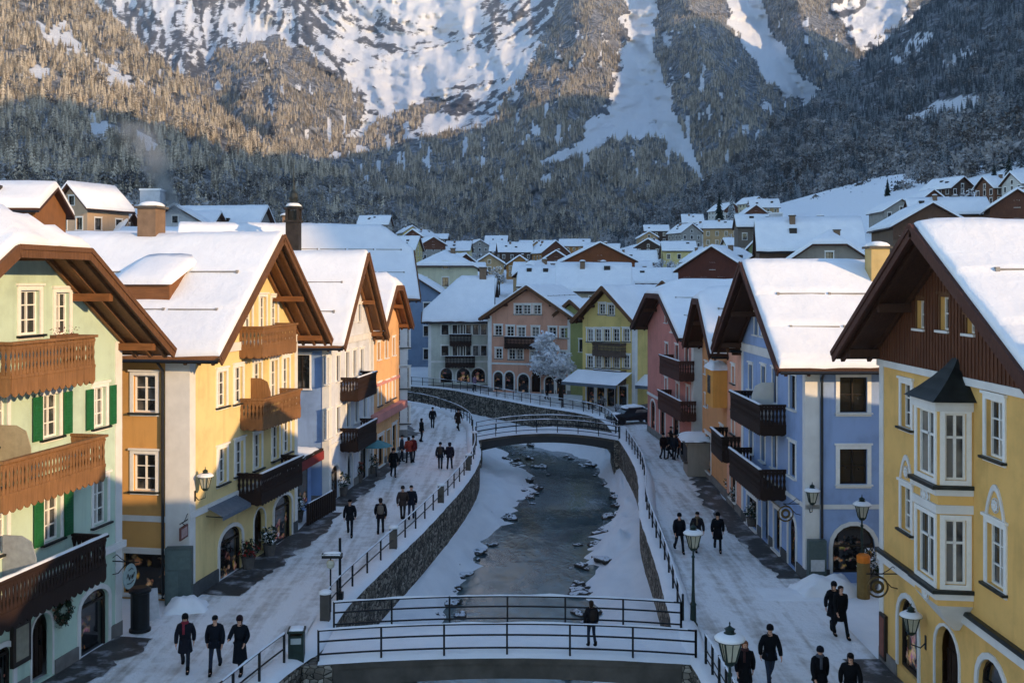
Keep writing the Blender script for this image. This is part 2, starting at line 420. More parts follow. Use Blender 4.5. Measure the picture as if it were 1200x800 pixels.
person('person in grey jacket half hidden at the shop front of the orange house', 471, 541, 90, 2, 0, '34363d', '22252c', 'cap', '191515')
person('person in dark coat walking up the left street close to the tall peach house', 507, 502, 180, 0, 0, '191a20', '1d1e22', 'beanie', '17171a')
person('person in dark brown coat beside the railing at the far bend of the left street', 537, 504, 30, 1, 1, '2b201c', '22201f', 'beanie', '1f1815')
person('person in black standing at the foot of the tall peach house', 494, 518, 120, 2, 0, '121318', '14151a', 'hood', '121318')
person('small person in dark jacket standing on the near footbridge', 693, 757, 200, 2, 0, '17161a', '232a3a', 'hair', '2a201a', None, '2a2422', z=.42, s=.82)
person('person in black jacket, leftmost of the three walking on the right street', 796, 647, 6, 0, 0, '11131a', '191b22', 'beanie', '101116')
person('person in dark jacket, middle of the three walking on the right street', 817, 645, 0, 1, 0, '1d1a20', '28303f', 'cap', '121317', '6a5a48')
person('person in black coat, rightmost of the three walking on the right street', 841, 646, -8, 0, 1, '0f1116', '17191e', 'beanie', '0d0e12')
person('person in black coat with brown hair, front one of the couple by the snow pile', 985, 746, 12, 0, 1, '101115', '14161b', 'hair', '2d2220')
person('person in black coat and beanie, rear one of the couple by the snow pile', 977, 741, 8, 1, 1, '14151a', '181a20', 'beanie', '17181b', None, None)
person('person in black coat with reddish hair right beside the big street lamp', 0, 0, -4, 0, 1, '0e0f13', '16181d', 'hair', '7a4a30', '3f2a2a', at=(6.64, 29.2))
person('tall person in black jacket and blue jeans walking between the big lamp and the pair', 0, 0, 5, 1, 0, '0f1115', '2a3242', 'beanie', '101014', at=(7.63, 30.3), s=1.04)
person('person in black jacket and beanie, left of the pair below the snow pile', 0, 0, 10, 0, 0, '0f1014', '191b21', 'beanie', '14161f', '4b4f58', at=(8.63, 28.7), s=1.0)
person('person in black coat and cap, right of the pair below the snow pile', 0, 0, -12, 1, 1, '0e0f12', '17181c', 'cap', '1d1715', at=(9.32, 28.2))
for k, (px, py, cc, lab) in enumerate(((777, 538, '24181a', 'person in dark brown coat at the left end of the crowd by the pink house'), (784, 537, '14151a', 'person in black coat second from left in the crowd by the pink house'),
        (790, 539, '1d2029', 'person in navy jacket in the middle of the crowd by the pink house'), (797, 538, 'a2583f', 'person in orange-brown jacket in the crowd by the pink house'),
        (803, 541, '16171c', 'person in black jacket at the right end of the crowd by the pink house'), (786, 529, '2a2226', 'person in plum coat at the back of the crowd by the pink house'), (795, 528, '191c22', 'person in dark coat at the back right of the crowd by the pink house'))):
    person(lab, px, py, (40, -60, 150, 10, 200, 80, -30)[k], (2, 3, 2, 4, 2, 3, 2)[k], (0, 1, 0)[k % 3], cc, '1a1b20', ('beanie', 'hair', 'cap')[k % 3], ('151518', '2c211c', '302a28')[k % 3])
for px, py, cc, lab in ((556, 458, '7d6a80', 'person in mauve jacket on the path in front of the arcade house'), (641, 468, '23252b', 'person in dark coat on the path beside the frosted tree')):
    person(lab, px, py, 60, 2, 0, cc, '1f2127', 'beanie', '191a1e', z=.08)
# ------------------------------------------------------------------ window / door / balcony kits (x right, -y outward, z up)
CACHE = {}
def arch_pts(w, h, rise, n=9, off=0.0):
    """outline of an arched opening from bottom left over the top to bottom right"""
    zs = h - rise; a = w / 2 + off; b = rise + off
    pts = [(-a, 0.0)]
    for k in range(n + 1):
        t = math.pi * (1 - k / n); pts.append((a * math.cos(t), zs + b * math.sin(t)))
    pts.append((a, 0.0)); return pts
def band(mb, inner, outer, y0, y1, m=0):
    n = len(inner)
    for i in range(n - 1):
        a, b, c, d = inner[i], inner[i+1], outer[i+1], outer[i]
        mb.add([(a[0],y0,a[1]),(b[0],y0,b[1]),(c[0],y0,c[1]),(d[0],y0,d[1]),(a[0],y1,a[1]),(b[0],y1,b[1]),(c[0],y1,c[1]),(d[0],y1,d[1])],
               [(0,1,2,3),(3,2,6,7),(0,4,5,1),(0,3,7,4),(1,5,6,2)], m)
def rect_pts(w, h, off=0.0): return [(-w/2-off, -off), (-w/2-off, h+off), (w/2+off, h+off), (w/2+off, -off), (-w/2-off, -off)]
STY = {  # trim material, sash material, trim width, columns, rows
    'std':   (WHITE, WHITE, .13, 2, 3), 'wide': (WHITE, WHITE, .14, 2, 3), 'dark': (WHITE, DARKSASH, .16, 2, 2), 'darkslim': (WHITE, DARKSASH, .09, 2, 2),
    'plain': (OFFW, DARKSASH, .10, 2, 2), 'wood': (W_BROWN, OFFW, .08, 2, 2), 'shop': (OFFW, DARKSASH, .16, 1, 1), 'none': (OFFW, OFFW, .06, 2, 3)}
def window_meshes(w, h, style, arch):
    key = (w, h, style, arch)
    if key in CACHE: return CACHE[key]
    tm, sm, tw, nc, nr = STY[style]
    tr = MB(); sa = MB(); pa = MB(); si = MB(); D = .16
    if arch:
        rise = min(w / 2, h * .45) * (1.0 if arch == 1 else .55)
        inn = arch_pts(w, h, rise); band(tr, inn, arch_pts(w, h, rise, off=tw), -.045, .0)
        i2 = arch_pts(w, h, rise, off=-.07); i2 = [(x, max(z, .07)) for x, z in i2]
        band(sa, i2, [(x, z) for x, z in inn], D - .06, D, 0)
        sa.box(-w/2+.05, w/2-.05, D-.055, D, 0, .09)
        sa.box(-w/2+.05, w/2-.05, D-.055, D, h-rise-.03, h-rise+.04)
        if w > 1.2: sa.box(-.03, .03, D-.05, D, .09, h-rise-.03) if style != 'shop' else None
        pa.poly([(x, D+.005, z) for x, z in arch_pts(w, h, rise)][::-1])
    else:
        band(tr, rect_pts(w, h), rect_pts(w, h, tw), -.04, 0.0)
        tr.box(-w/2-tw-.05, w/2+tw+.05, -.09, 0, h+tw, h+tw+.07)
        f = .06
        for (x0, x1, z0, z1) in ((-w/2, w/2, 0, f), (-w/2, w/2, h-f, h), (-w/2, -w/2+f, f, h-f), (w/2-f, w/2, f, h-f)):
            sa.box(x0, x1, D-.05, D, z0, z1)
        for i in range(1, nc): x = -w/2 + w*i/nc; sa.box(x-.03, x+.03, D-.055, D, f, h-f)
        for j in range(1, nr):
            z = h*j/nr
            sa.box(-w/2+f, w/2-f, D-.045, D, z-.018, z+.018)
        pa.poly([(-w/2, D+.005, 0), (w/2, D+.005, 0), (w/2, D+.005, h), (-w/2, D+.005, h)])
    si.box(-w/2-tw-.04, w/2+tw+.04, -.14, D-.05, -.07, -.005)
    g = SHOPGLASS if style == 'shop' else GLASS
    r = (tr.mesh('window', tm), sa.mesh('sash', sm), pa.mesh('pane', g), si.mesh('sill', LEAD if style in ('std', 'wide') else OFFW))
    CACHE[key] = r; return r
def shutter_mesh(w, h, mat):
    key = ('sh', w, h, mat.name)
    if key not in CACHE:
        mb = MB(); mb.box(-w/2, w/2, -.05, -.005, 0, h)
        for k in range(int(h / .09)): mb.box(-w/2+.05, w/2-.05, -.062, -.045, .04+k*.09, .095+k*.09)
        CACHE[key] = mb.mesh('shutter', mat)
    return CACHE[key]

class House:
    def __init__(s, label, A, B, depth, eave, ridge, wallhex, base=0.0, cat='house', name='house', ohf=1.2, ohe=.7, ohb=.4, clip=0.0, clipb=0.0,
                 soffit=None, snow=.22, group=None, guards=True, detail=True, wallmat=None):
        s.A, s.B = Vector((A[0], A[1], 0)), Vector((B[0], B[1], 0)); d = s.B - s.A
        s.W, s.D, s.eave, s.ridge, s.base = d.length, depth, eave, ridge, base
        s.u = d.normalized(); s.n = Vector((s.u.y, -s.u.x, 0)); s.mid = (s.A + s.B) / 2
        s.root = thing(name, label, cat, (s.mid.x, s.mid.y, base), math.atan2(s.u.y, s.u.x), group)
        s.mat = wallmat or plaster(wallhex); s.holes = {'front': [], 'left': [], 'right': []}
        s.ohf, s.ohe, s.ohb, s.clip, s.clipb = ohf, ohe, ohb, clip, clipb
        s.soffit = soffit or W_SOFFIT; s.snow = snow; s.guards = guards; s.detail = detail
        s.sl = (ridge - eave) / (s.W / 2); s.side = None; s.g = -1.5
    def local(s, p):
        q = Vector(p) - Vector((s.mid.x, s.mid.y, s.base)); return Vector((q.dot(s.u), -q.dot(s.n), q.z))
    def hit(s, plane, px, py, out=0.0):
        o = s.local((0, 0, EYE)); d = s.local((((px-CX)/F), 1.0, EYE - (py-HY)/F)) - o
        if plane == 'front': t = (-out - o.y) / d.y
        elif plane == 'left': t = (-s.W/2 - out - o.x) / d.x
        else: t = (s.W/2 + out - o.x) / d.x
        q = o + d * t
        return (q.x if plane == 'front' else q.y), q.z
    def frame(s, plane, a, z, out=0.0):
        if plane == 'front': return (a, -out, z), 0.0
        if plane == 'left': return (-s.W/2 - out, a, z), -math.pi/2
        return (s.W/2 + out, a, z), math.pi/2
    def put(s, name, mesh, plane, a, z, out=0.0, parent=None):
        loc, rz = s.frame(plane, a, z, out)
        return link(name, mesh, parent or s.root, loc, rz)
    def win_at(s, plane, a, z, w, h, style='std', arch=0, shut=None, name='window', hole=True, out=0.0):
        w = max(.3, round(w, 1)); h = max(.4, round(h, 1))
        tr, sa, pa, si = window_meshes(w, h, style, arch)
        if hole: s.holes[plane].append((a - w/2, a + w/2, z, z + h, arch, min(w/2, h*.45) * (1.0 if arch == 1 else .55)))
        o = s.put(name, tr, plane, a, z, out)
        link('sash', sa, o); link('pane', pa, o)
        if not (arch and z < .7): link('sill', si, o)
        if shut:
            for k in (-1, 1): link('shutter', shutter_mesh(round(w*.52, 2), h, shut), o, (k*(w/2 + .14 + w*.26), -.05, 0))
        return o
    def win(s, plane, px, y0, y1, w, style='std', arch=0, shut=None, name='window'):
        a, z1 = s.hit(plane, px, y0); _, z0 = s.hit(plane, px, y1)
        return s.win_at(plane, a, z0, w, z1 - z0, style, arch, shut, name)
    def door(s, plane, px, y0, w, arch=1, mat=None):
        a, z1 = s.hit(plane, px, y0); h = round(max(2.0, min(3.2, z1 - .12)), 1); w = round(w, 1); rise = min(w/2, h*.45)
        s.holes[plane].append((a - w/2, a + w/2, .12, .12 + h, arch, rise))
        mb = MB(); D = .35; mat = mat or W_DARK
        pts = arch_pts(w, h, rise) if arch else [(-w/2, 0), (-w/2, h), (w/2, h), (w/2, 0)]
        mb.poly([(x, D, z) for x, z in pts][::-1])
        n = 5
        for k in range(n):
            x = -w/2 + (k+.5) * w/n; mb.box(x - w/n*.42, x + w/n*.42, D-.04, D-.002, .05, h - rise*1.05)
        band(mb, pts, [(x*1.12, z*1.03) for x, z in pts], -.04, 0, 1)
        o = s.put('door', mb.mesh('door', [mat, OFFW]), plane, a, .12)
        MB().box(w*.28, w*.34, D-.11, D-.04, .95, 1.1).build('handle', DARKMETAL, o)
        return o
    # ---- facade with real openings
    def plane_mesh(s, mb, poly, holes, fn, depth=.18, m=0):
        import bmesh
        bm = bmesh.new(); bm.faces.new([bm.verts.new((x, 0, z)) for x, z in poly])
        for (a0, a1, z0, z1, arch, rise) in holes:
            for co, no in (((a0, 0, 0), (1, 0, 0)), ((a1, 0, 0), (1, 0, 0)), ((0, 0, z0), (0, 0, 1)), ((0, 0, z1), (0, 0, 1))):
                gm = [f for f in bm.faces if min(v.co.x for v in f.verts) < a1 + 1e-4 and max(v.co.x for v in f.verts) > a0 - 1e-4 and
                      min(v.co.z for v in f.verts) < z1 + 1e-4 and max(v.co.z for v in f.verts) > z0 - 1e-4]
                if not gm: continue
                es = list({e for f in gm for e in f.edges}); vs = list({v for f in gm for v in f.verts})
                bmesh.ops.bisect_plane(bm, geom=gm + es + vs, plane_co=co, plane_no=no, dist=1e-5)
        kill = []
        for f in bm.faces:
            c = f.calc_center_median()
            if any(a0 < c.x < a1 and z0 < c.z < z1 for (a0, a1, z0, z1, _, _) in holes): kill.append(f)
        bmesh.ops.delete(bm, geom=kill, context='FACES')
        bm.verts.index_update()
        mb.add([fn(v.co.x, 0, v.co.z) for v in bm.verts], [tuple(v.index for v in f.verts) for f in bm.faces], m)
        bm.free()
        for (a0, a1, z0, z1, arch, rise) in holes:
            c = (a0 + a1) / 2
            if arch:
                pts = [(c + x, z0 + z) for x, z in arch_pts(a1 - a0, z1 - z0, rise)]
                top = pts[1:-1]; k = len(top) // 2
                L = [(a0, z1)] + top[:k+1]; 
                if abs(top[k][0] - c) > .01: L.append((c, z1))
                Rr = top[k if len(top) % 2 else k:] + [(a1, z1)]
                L = [(a0, z1)] + [p for p in top if p[0] <= c + 1e-6] + [(c, z1)]
                Rr = [(c, z1)] + [p for p in top if p[0] >= c - 1e-6] + [(a1, z1)]
                for q in (L, Rr): mb.poly([fn(x, 0, z) for x, z in q], m)
            else: pts = [(a0, z0), (a0, z1), (a1, z1), (a1, z0)]
            pts = pts + [pts[0]]
            for i in range(len(pts) - 1):
                (x0, q0), (x1, q1) = pts[i], pts[i+1]
                mb.add([fn(x0, 0, q0), fn(x1, 0, q1), fn(x1, depth, q1), fn(x0, depth, q0)], [(0, 1, 2, 3)], m)
    def zroof(s, x, y):
        z = s.ridge - s.sl * abs(x)
        if s.clip:
            yf = -s.ohf; zc = s.ridge - s.sl * s.clip; yh = yf + s.clip * 1.0
            z = min(z, zc + (y - yf) * (s.ridge - zc) / (yh - yf))
        if s.clipb:
            yb = s.D + s.ohb; zc = s.ridge - s.sl * s.clipb
            z = min(z, zc + (yb - y) * (s.ridge - zc) / s.clipb)
        return z
    def finish(s, wall_extra=None):
        W2, D = s.W/2, s.D; mb = MB(); g = s.g
        zt = s.zroof(0, 0); xt = (s.ridge - zt) / s.sl
        fp = [(-W2, g), (W2, g), (W2, s.eave), (xt, zt)] + ([(-xt, zt)] if xt > .01 else []) + [(-W2, s.eave)]
        s.plane_mesh(mb, fp, s.holes['front'], lambda x, y, z: (x, y, z))
        s.plane_mesh(mb, [(0, g), (D, g), (D, s.eave), (0, s.eave)], s.holes['left'], lambda a, y, z: (-W2 + y, a, z), m=1)
        s.plane_mesh(mb, [(0, g), (D, g), (D, s.eave), (0, s.eave)], s.holes['right'], lambda a, y, z: (W2 - y, a, z))
        zb = s.zroof(0, D); xb = (s.ridge - zb) / s.sl
        mb.poly([(x, D, z) for x, z in [(-W2, g), (W2, g), (W2, s.eave), (xb, zb)] + ([(-xb, zb)] if xb > .01 else []) + [(-W2, s.eave)]])
        s.wall = mb.build('wall', [s.mat, s.side or s.mat], s.root)
        s.roof()
        return s
    def roof(s):
        xe = s.W/2 + s.ohe; yf, yb = -s.ohf, s.D + s.ohb; c, cb = s.clip, s.clipb; T = .2; E = .015
        z = lambda x, y: s.zroof(x, y) + E
        yh, yg = yf + c, yb - cb
        mb = MB()
        polys = []
        for k in (1, -1):
            q = [(k*xe, yf), (k*xe, yb)] + ([(k*cb, yb)] if cb else []) + [(0, yg), (0, yh)] + ([(k*c, yf)] if c else [])
            polys.append(q if k == 1 else q[::-1])
        if c: polys.append([(-c, yf), (c, yf), (0, yh)])
        if cb: polys.append([(cb, yb), (-cb, yb), (0, yg)])
        for q in polys:
            mb.poly([(x, y, z(x, y) + T) for x, y in q], 0); mb.poly([(x, y, z(x, y)) for x, y in q][::-1], 0)
        ring = [(-xe, yf)] + ([(-c, yf), (c, yf)] if c else [(0, yf)]) + [(xe, yf), (xe, yb)] + ([(cb, yb), (-cb, yb)] if cb else [(0, yb)]) + [(-xe, yb)]
        for i in range(len(ring)):
            (x0, y0), (x1, y1) = ring[i], ring[(i+1) % len(ring)]
            mb.add([(x0,y0,z(x0,y0)), (x1,y1,z(x1,y1)), (x1,y1,z(x1,y1)+T), (x0,y0,z(x0,y0)+T)], [(0,1,2,3)], 0)
        s.roof_o = mb.build('roof', s.soffit, s.root)
        # barge boards on the front rake, rafters and purlins under the overhang
        if s.detail:
            bb = MB(); y = yf - .04
            for k in (1, -1):
                bb.bar((k*(xe+.02), y, z(xe, yf)+.02), (k*max(c, .0), y, z(c, yf)+.02), .07, .34, 0, up=(0, 0, 1))
                bb.bar((k*(xe+.02), y-.05, z(xe, yf)+.14), (k*max(c, .0), y-.05, z(c, yf)+.14), .05, .14, 0)
            if c: bb.bar((-c, y, z(c, yf)+.02), (c, y, z(c, yf)+.02), .07, .34); bb.bar((-c, y-.05, z(c, yf)+.14), (c, y-.05, z(c, yf)+.14), .05, .14)
            bb.build('bargeboard', s.barge if hasattr(s, 'barge') else W_BROWN, s.root)
            rf = MB()
            nr = max(1, int(s.ohf / .75))
            for i in range(nr + 1):
                yy = -s.ohf + .28 + (s.ohf - .4) * i / max(1, nr)
                if yy > -.05: continue
                for k in (1, -1):
                    x1 = max(c * (1 - (yy - yf) / max(c, .01)), 0) if c else 0
                    rf.bar((k*xe, yy, z(xe, 5)-.07), (k*(x1+.05), yy, s.ridge - s.sl*(x1+.05) -.07), .12, .13, 0)
            rf.build('rafter', s.soffit, s.root)
            for xx in (0, W4(s), -W4(s), s.W/2 - .1, -s.W/2 + .1):
                zz = min(s.zroof(xx, -s.ohf*.8), s.ridge - s.sl*abs(xx)) - .26
                MB().box(xx-.1, xx+.1, -s.ohf + .22, .35, zz-.12, zz+.12).build('purlin', W_BEAM if s.soffit is W_SOFFIT else W_SOFFITD, s.root)
        # gutters
        gt = MB()
        for k in (1, -1):
            gt.tube([(k*(xe+.07), yf+.05, z(xe, 5)+.02), (k*(xe+.07), yb, z(xe, 5)+.02)], .075, 6)
        gt.build('gutter', GUTTER, s.root)
        s.snow_slab(xe, yf, yb, T + E)
    def snow_slab(s, xe, yf, yb, off):
        st = .45 if s.detail else 1.1
        gl = []
        if s.guards and s.detail: gl = [xe*.38, xe*.69, xe*.95]
        xs = {0.0, xe, xe-.04, xe-.11, xe-.22}
        n = max(2, int(xe / st))
        for i in range(n): xs.add(round(xe * i / n, 3))
        for q in gl: xs |= {round(q-.03, 3), round(q+.05, 3)}
        if s.clip: xs.add(s.clip)
        xs = sorted(xs); xs = [-x for x in xs[::-1] if x > 0] + xs
        ys = {yf, yf+.04, yf+.11, yf+.22, yb, yb-.04, yb-.11, yb-.22}
        n = max(2, int((yb - yf) / (st * 1.3)))
        for i in range(1, n): ys.add(round(yf + (yb-yf)*i/n, 3))
        if s.clip:
            for k in range(1, 6): ys.add(yf + s.clip * k / 5)
        ys = sorted(ys)
        ox, oy = s.mid.x * .37, s.mid.y * .53
        vs = []; t0 = s.snow
        for y in ys:
            for x in xs:
                d = min(xe - abs(x), y - yf, yb - y); e = min(1.0, d / .22)
                pr = math.sqrt(max(0.0, 1 - (1 - e) ** 2)) if e < 1 else 1.0
                t = t0 * (.30 + .70 * pr)
                t *= 1 + .22 * nz(x*.55+ox, y*.55+oy, 1.3)
                t += .05 * nz(x*2.1+ox, y*2.1, 4.2)
                for q in gl:
                    ax = abs(x)
                    if q*.55 < ax <= q: t += .10 * ((ax - q*.55) / (q*.45)) ** 3 * (.7 + .5*nz(y*.8+ox, q, 2.2))
                if d < .01:
                    t += .03 * nz(x*3+ox, y*3+oy, 9)
                r = .10 * math.exp(-(x / .25) ** 2)
                vs.append((x + (.09*nz(y*1.3+ox, 3.3, x) if d < .02 else 0), y, s.zroof(x, y) + off + max(.04, t) - r))
        nx, ny = len(xs), len(ys); fs = []
        for j in range(ny-1):
            for i in range(nx-1): fs.append((j*nx+i, j*nx+i+1, (j+1)*nx+i+1, (j+1)*nx+i))
        b = len(vs); ring = [i for i in range(nx)] + [j*nx+nx-1 for j in range(1, ny)] + [(ny-1)*nx+i for i in range(nx-2, -1, -1)] + [j*nx for j in range(ny-2, 0, -1)]
        for i in ring: vs.append((vs[i][0], vs[i][1], s.zroof(vs[i][0], vs[i][1]) + off + .003))
        for k in range(len(ring)):
            k2 = (k+1) % len(ring); fs.append((ring[k], b+k, b+k2, ring[k2]))
        mb = MB(); mb.add(vs, fs); o = mb.build('roof_snow', SNOW, s.root, smooth=True)
        if gl:
            for q in gl[:2]:
                for k in (1, -1):
                    gd = MB()
                    y = yf + 1.0; zz = s.ridge - s.sl*q + off + s.snow*1.0
                    while y < yb - 1:
                        gd.tube([(k*(q+.05), y, zz-.01), (k*(q+.05), min(y+2.0, yb-.6), zz-.01)], .03, 5)
                        for yy in (y, ): gd.box(k*(q+.03)-.06, k*(q+.03)+.06, yy-.05, yy+.05, zz-.3, zz+.05)
                        y += 2.2
                    gd.build('snow_guard', plain('galvanised', '8a857e', .6), s.root)
    # ---- trims
    def cornice(s, planes, z, h=.18, out=.10, mat=None, name='cornice', a0=None, a1=None):
        mb = MB(); W2, D = s.W/2, s.D
        if 'front' in planes: mb.box(-W2-out if a0 is None else a0, W2+out if a1 is None else a1, -out, -.002, z, z+h)
        if 'left' in planes: mb.box(-W2-out, -W2-.002, .001, D, z, z+h)
        if 'right' in planes: mb.box(W2+.002, W2+out, .001, D, z, z+h)
        return mb.build(name, mat or OFFW, s.root)
    def quoins(s, side, wf=.4, ws=.7, z0=0.0, z1=None, mat=None):
        k = -1 if side == 'left' else 1; W2 = s.W/2; mb = MB(); z1 = z1 or s.eave - .02
        x = k*W2
        mb.box(min(x, x-k*wf), max(x, x-k*wf), -.035, -.001, z0, z1)
        mb.box(min(x+k*.001, x+k*.04), max(x+k*.001, x+k*.04), -.034, ws, z0, z1)
        return mb.build('corner_trim', mat or OFFW, s.root)
    def plinth(s, planes, h=.5, mat=None):
        W2, D = s.W/2, s.D; o = .05; mt = mat or PLINTH
        cut = lambda pl: sorted([(a0, a1) for (a0, a1, z0, z1, *_r) in s.holes[pl] if z0 < h])
        def runs(lo, hi, pl):
            x = lo
            for a0, a1 in cut(pl):
                if a0 - .12 > x: yield x, a0 - .12
                x = max(x, a1 + .12)
            if hi > x: yield x, hi
        if 'front' in planes:
            for a, b in runs(-W2-o, W2+o, 'front'): MB().box(a, b, -o, -.003, -1, h).build('plinth', mt, s.root)
        if 'left' in planes:
            for a, b in runs(.01, D, 'left'): MB().box(-W2-o, -W2-.003, a, b, -1, h).build('plinth', mt, s.root)
        if 'right' in planes:
            for a, b in runs(.01, D, 'right'): MB().box(W2+.003, W2+o, a, b, -1, h).build('plinth', mt, s.root)
        return None
    def balcony(s, plane, a0, a1, ztop, depth=1.1, mat=None, hgt=1.0, skirt=.35, div=None, snow=True, carved=True, divmat=None):
        mat = mat or W_BROWN; w = a1 - a0; c = (a0+a1)/2; z = ztop - hgt; dk = W_DARK if mat is W_DARK else W_BEAM
        fl = MB(); fl.box(-w/2+.03, w/2-.03, -depth+.03, 0, -.16, 0)
        k = -w/2 + .3
        while k < w/2: fl.box(k-.07, k+.07, -depth+.1, 0, -.36, -.16); k += max(.8, (w-.6)/max(1, round((w-.6)/1.5)))
        o = s.put('balcony', fl.mesh('balcony', dk), plane, c, z)
        rl = MB()
        def boards(p, q, nrm):
            p, q = Vector(p), Vector(q); L = (q-p).length; d = (q-p)/L; n = max(2, int(L / .155)); nv = Vector(nrm)
            prof = [(.0, .9), (.18, .9), (.34, .45), (.5, .8), (.66, .45), (.82, .9), (1, .9)] if carved else [(0, .86), (1, .86)]
            for i in range(n):
                cc = p + d * (L * (i+.5) / n); hw = L / n / 2
                pts = [(-hw*w_, t) for t, w_ in prof] + [(hw*w_, t) for t, w_ in prof[::-1]]
                vs = [cc + d*x + Vector((0, 0, .06 + t*(hgt-.14))) + nv*.012 for x, t in pts] + [cc + d*x + Vector((0, 0, .06 + t*(hgt-.14))) - nv*.012 for x, t in pts]
                m = len(prof); N = 2*m; fs = []
                for j in range(m-1):
                    fs.append((j, j+1, N-2-j, N-1-j)); fs.append((N+N-1-j, N+N-2-j, N+j+1, N+j))
                for j in range(N): fs.append(((j+1) % N, j, N+j, N+(j+1) % N))
                rl.add(vs, fs)
            up = Vector((0, 0, 1))
            rl.bar(p + up*.1, q + up*.1, .07, .09); rl.bar(p + up*(hgt-.16), q + up*(hgt-.16), .06, .08)
            # skirt with a scalloped lower edge
            n2 = max(2, int(L/.3)); st = L/n2
            for i in range(n2):
                a = p + d*(st*i) + nv*.02; b = p + d*(st*(i+1)) + nv*.02; mdd = (a+b)/2
                lo = [a + up*(-skirt*.72), a.lerp(b, .25) + up*(-skirt*.93), mdd + up*(-skirt), a.lerp(b, .75) + up*(-skirt*.93), b + up*(-skirt*.72)]
                vs = [a + up*.05, b + up*.05] + lo[::-1]; vs2 = [v - nv*.03 for v in vs]; N = len(vs)
                rl.add(vs + vs2, [tuple(range(N))[::-1], tuple(range(N, 2*N))] + [(i2, (i2+1) % N, N+(i2+1) % N, N+i2) for i2 in range(N)])
        boards((-w/2, -depth, 0), (w/2, -depth, 0), (0, -1, 0))
        boards((-w/2, -depth, 0), (-w/2, 0, 0), (-1, 0, 0)); boards((w/2, -depth, 0), (w/2, 0, 0), (1, 0, 0))
        rl.build('railing', mat, o)
        hr = MB(); e = .05
        hr.box(-w/2-e, w/2+e, -depth-.09, -depth+.07, hgt-.08, hgt)
        for k in (-1, 1): hr.box(min(k*(w/2-.06), k*(w/2+e)), max(k*(w/2-.06), k*(w/2+e)), -depth+.07, 0, hgt-.08, hgt)
        hr.build('handrail', mat, o)
        if snow:
            sn = MB(); nn = max(4, int(w/.35)); vs = []
            for i in range(nn+1):
                x = -w/2-e+.02 + (w+2*e-.04)*i/nn; hh = .05 + .03*nz(x*2+a0, ztop, 1)
                vs += [(x, -depth-.08, hgt), (x, -depth-.03, hgt+hh), (x, -depth+.05, hgt+hh*.8), (x, -depth+.065, hgt)]
            sn.add(vs, [(4*i+j, 4*i+4+j, 4*i+5+j, 4*i+1+j) for i in range(nn) for j in range(3)] + [(0, 1, 2, 3), (4*nn+3, 4*nn+2, 4*nn+1, 4*nn)])
            sn.build('rail_snow', SNOW, o, smooth=True)
        if div is not None:
            x = -w/2 + div*w; y0, y1 = -depth+.1, -.02; t = hgt + .75
            pts = [(y0, .1), (y0, hgt+.15), (y0+.15, t-.15), (y0+.45, t), (y1, t), (y1, .1)]
            mb = MB(); n = len(pts)
            mb.add([(x-.02, a, b) for a, b in pts] + [(x+.02, a, b) for a, b in pts],
                   [tuple(range(n)), tuple(range(2*n-1, n-1, -1))] + [((i+1) % n, i, n+i, n+(i+1) % n) for i in range(n)])
            mb.build('divider', divmat or OFFW, o)
        return o
    def balc_px(s, px0, px1, pxm, pym, depth=1.1, plane='front', **kw):
        a, z = s.hit(plane, pxm, pym, depth); b0, _ = s.hit(plane, px0, pym, depth); b1, _ = s.hit(plane, px1, pym, depth)
        return s.balcony(plane, min(b0, b1), max(b0, b1), z, depth, **kw)
    def chimney(s, x, y, w=.8, d=.8, h=1.4, mat=None, cap=True):
        z0 = s.zroof(x, y) - .3
        mb = MB(); mb.box(x-w/2, x+w/2, y-d/2, y+d/2, z0, z0+h+.3+s.sl*w/2)
        o = mb.build('chimney', mat or BRICKCH, s.root); zt = z0+h+.3+s.sl*w/2
        if cap:
            MB().box(x-w/2-.1, x+w/2+.1, y-d/2-.1, y+d/2+.1, zt, zt+.1).build('chimney_cap', CONCRETE, o)
            n = MB(); n.lathe([(w*.66, 0), (w*.66, .06), (w*.5, .16), (w*.2, .22)], 10, (x, y, zt+.1)); n.build('chimney_snow', SNOW, o, smooth=True)
        return o
    def pipe(s, plane, a, z1, z0=.1, out=.1):
        loc, rz = s.frame(plane, a, 0, out); mb = MB()
        mb.tube([(0, -.45, z1+.15), (0, -.35, z1-.15), (0, 0, z1-.45), (0, 0, z0)], .055, 6)
        return link('drainpipe', mb.mesh('drainpipe', GUTTER), s.root, loc, rz)
def W4(s): return s.W * .27
# ------------------------------------------------------------------ the houses along the two streets
def flower_box(h, plane, a, z, w=1.0):
    o = thing('flower_box', 'wooden flower box with withered plants on the top balcony of the pale green house', 'flower box')
    loc, rz = h.frame(plane, a, z, .98); M_ = Matrix.Translation(h.root.location) @ Matrix.Rotation(h.root.rotation_euler.z, 4, 'Z')
    o.location = M_ @ Vector(loc); o.rotation_euler = (0, 0, h.root.rotation_euler.z + rz)
    MB().box(-w/2, w/2, -.1, .1, 0, .2).build('box', W_BROWN, o)
    pl = MB()
    for i in range(60):
        x, y, zz = random.uniform(-w/2, w/2), random.uniform(-.12, .12), random.uniform(.18, .42); r = .05
        n = [random.uniform(-r, r) for _ in range(9)]
        pl.poly([(x+n[0], y+n[1], zz+n[2]), (x+n[3], y+n[4], zz+n[5]), (x+n[6], y+n[7], zz+n[8])])
    pl.build('plants', plain('withered_plants', '6b4038', .8), o)
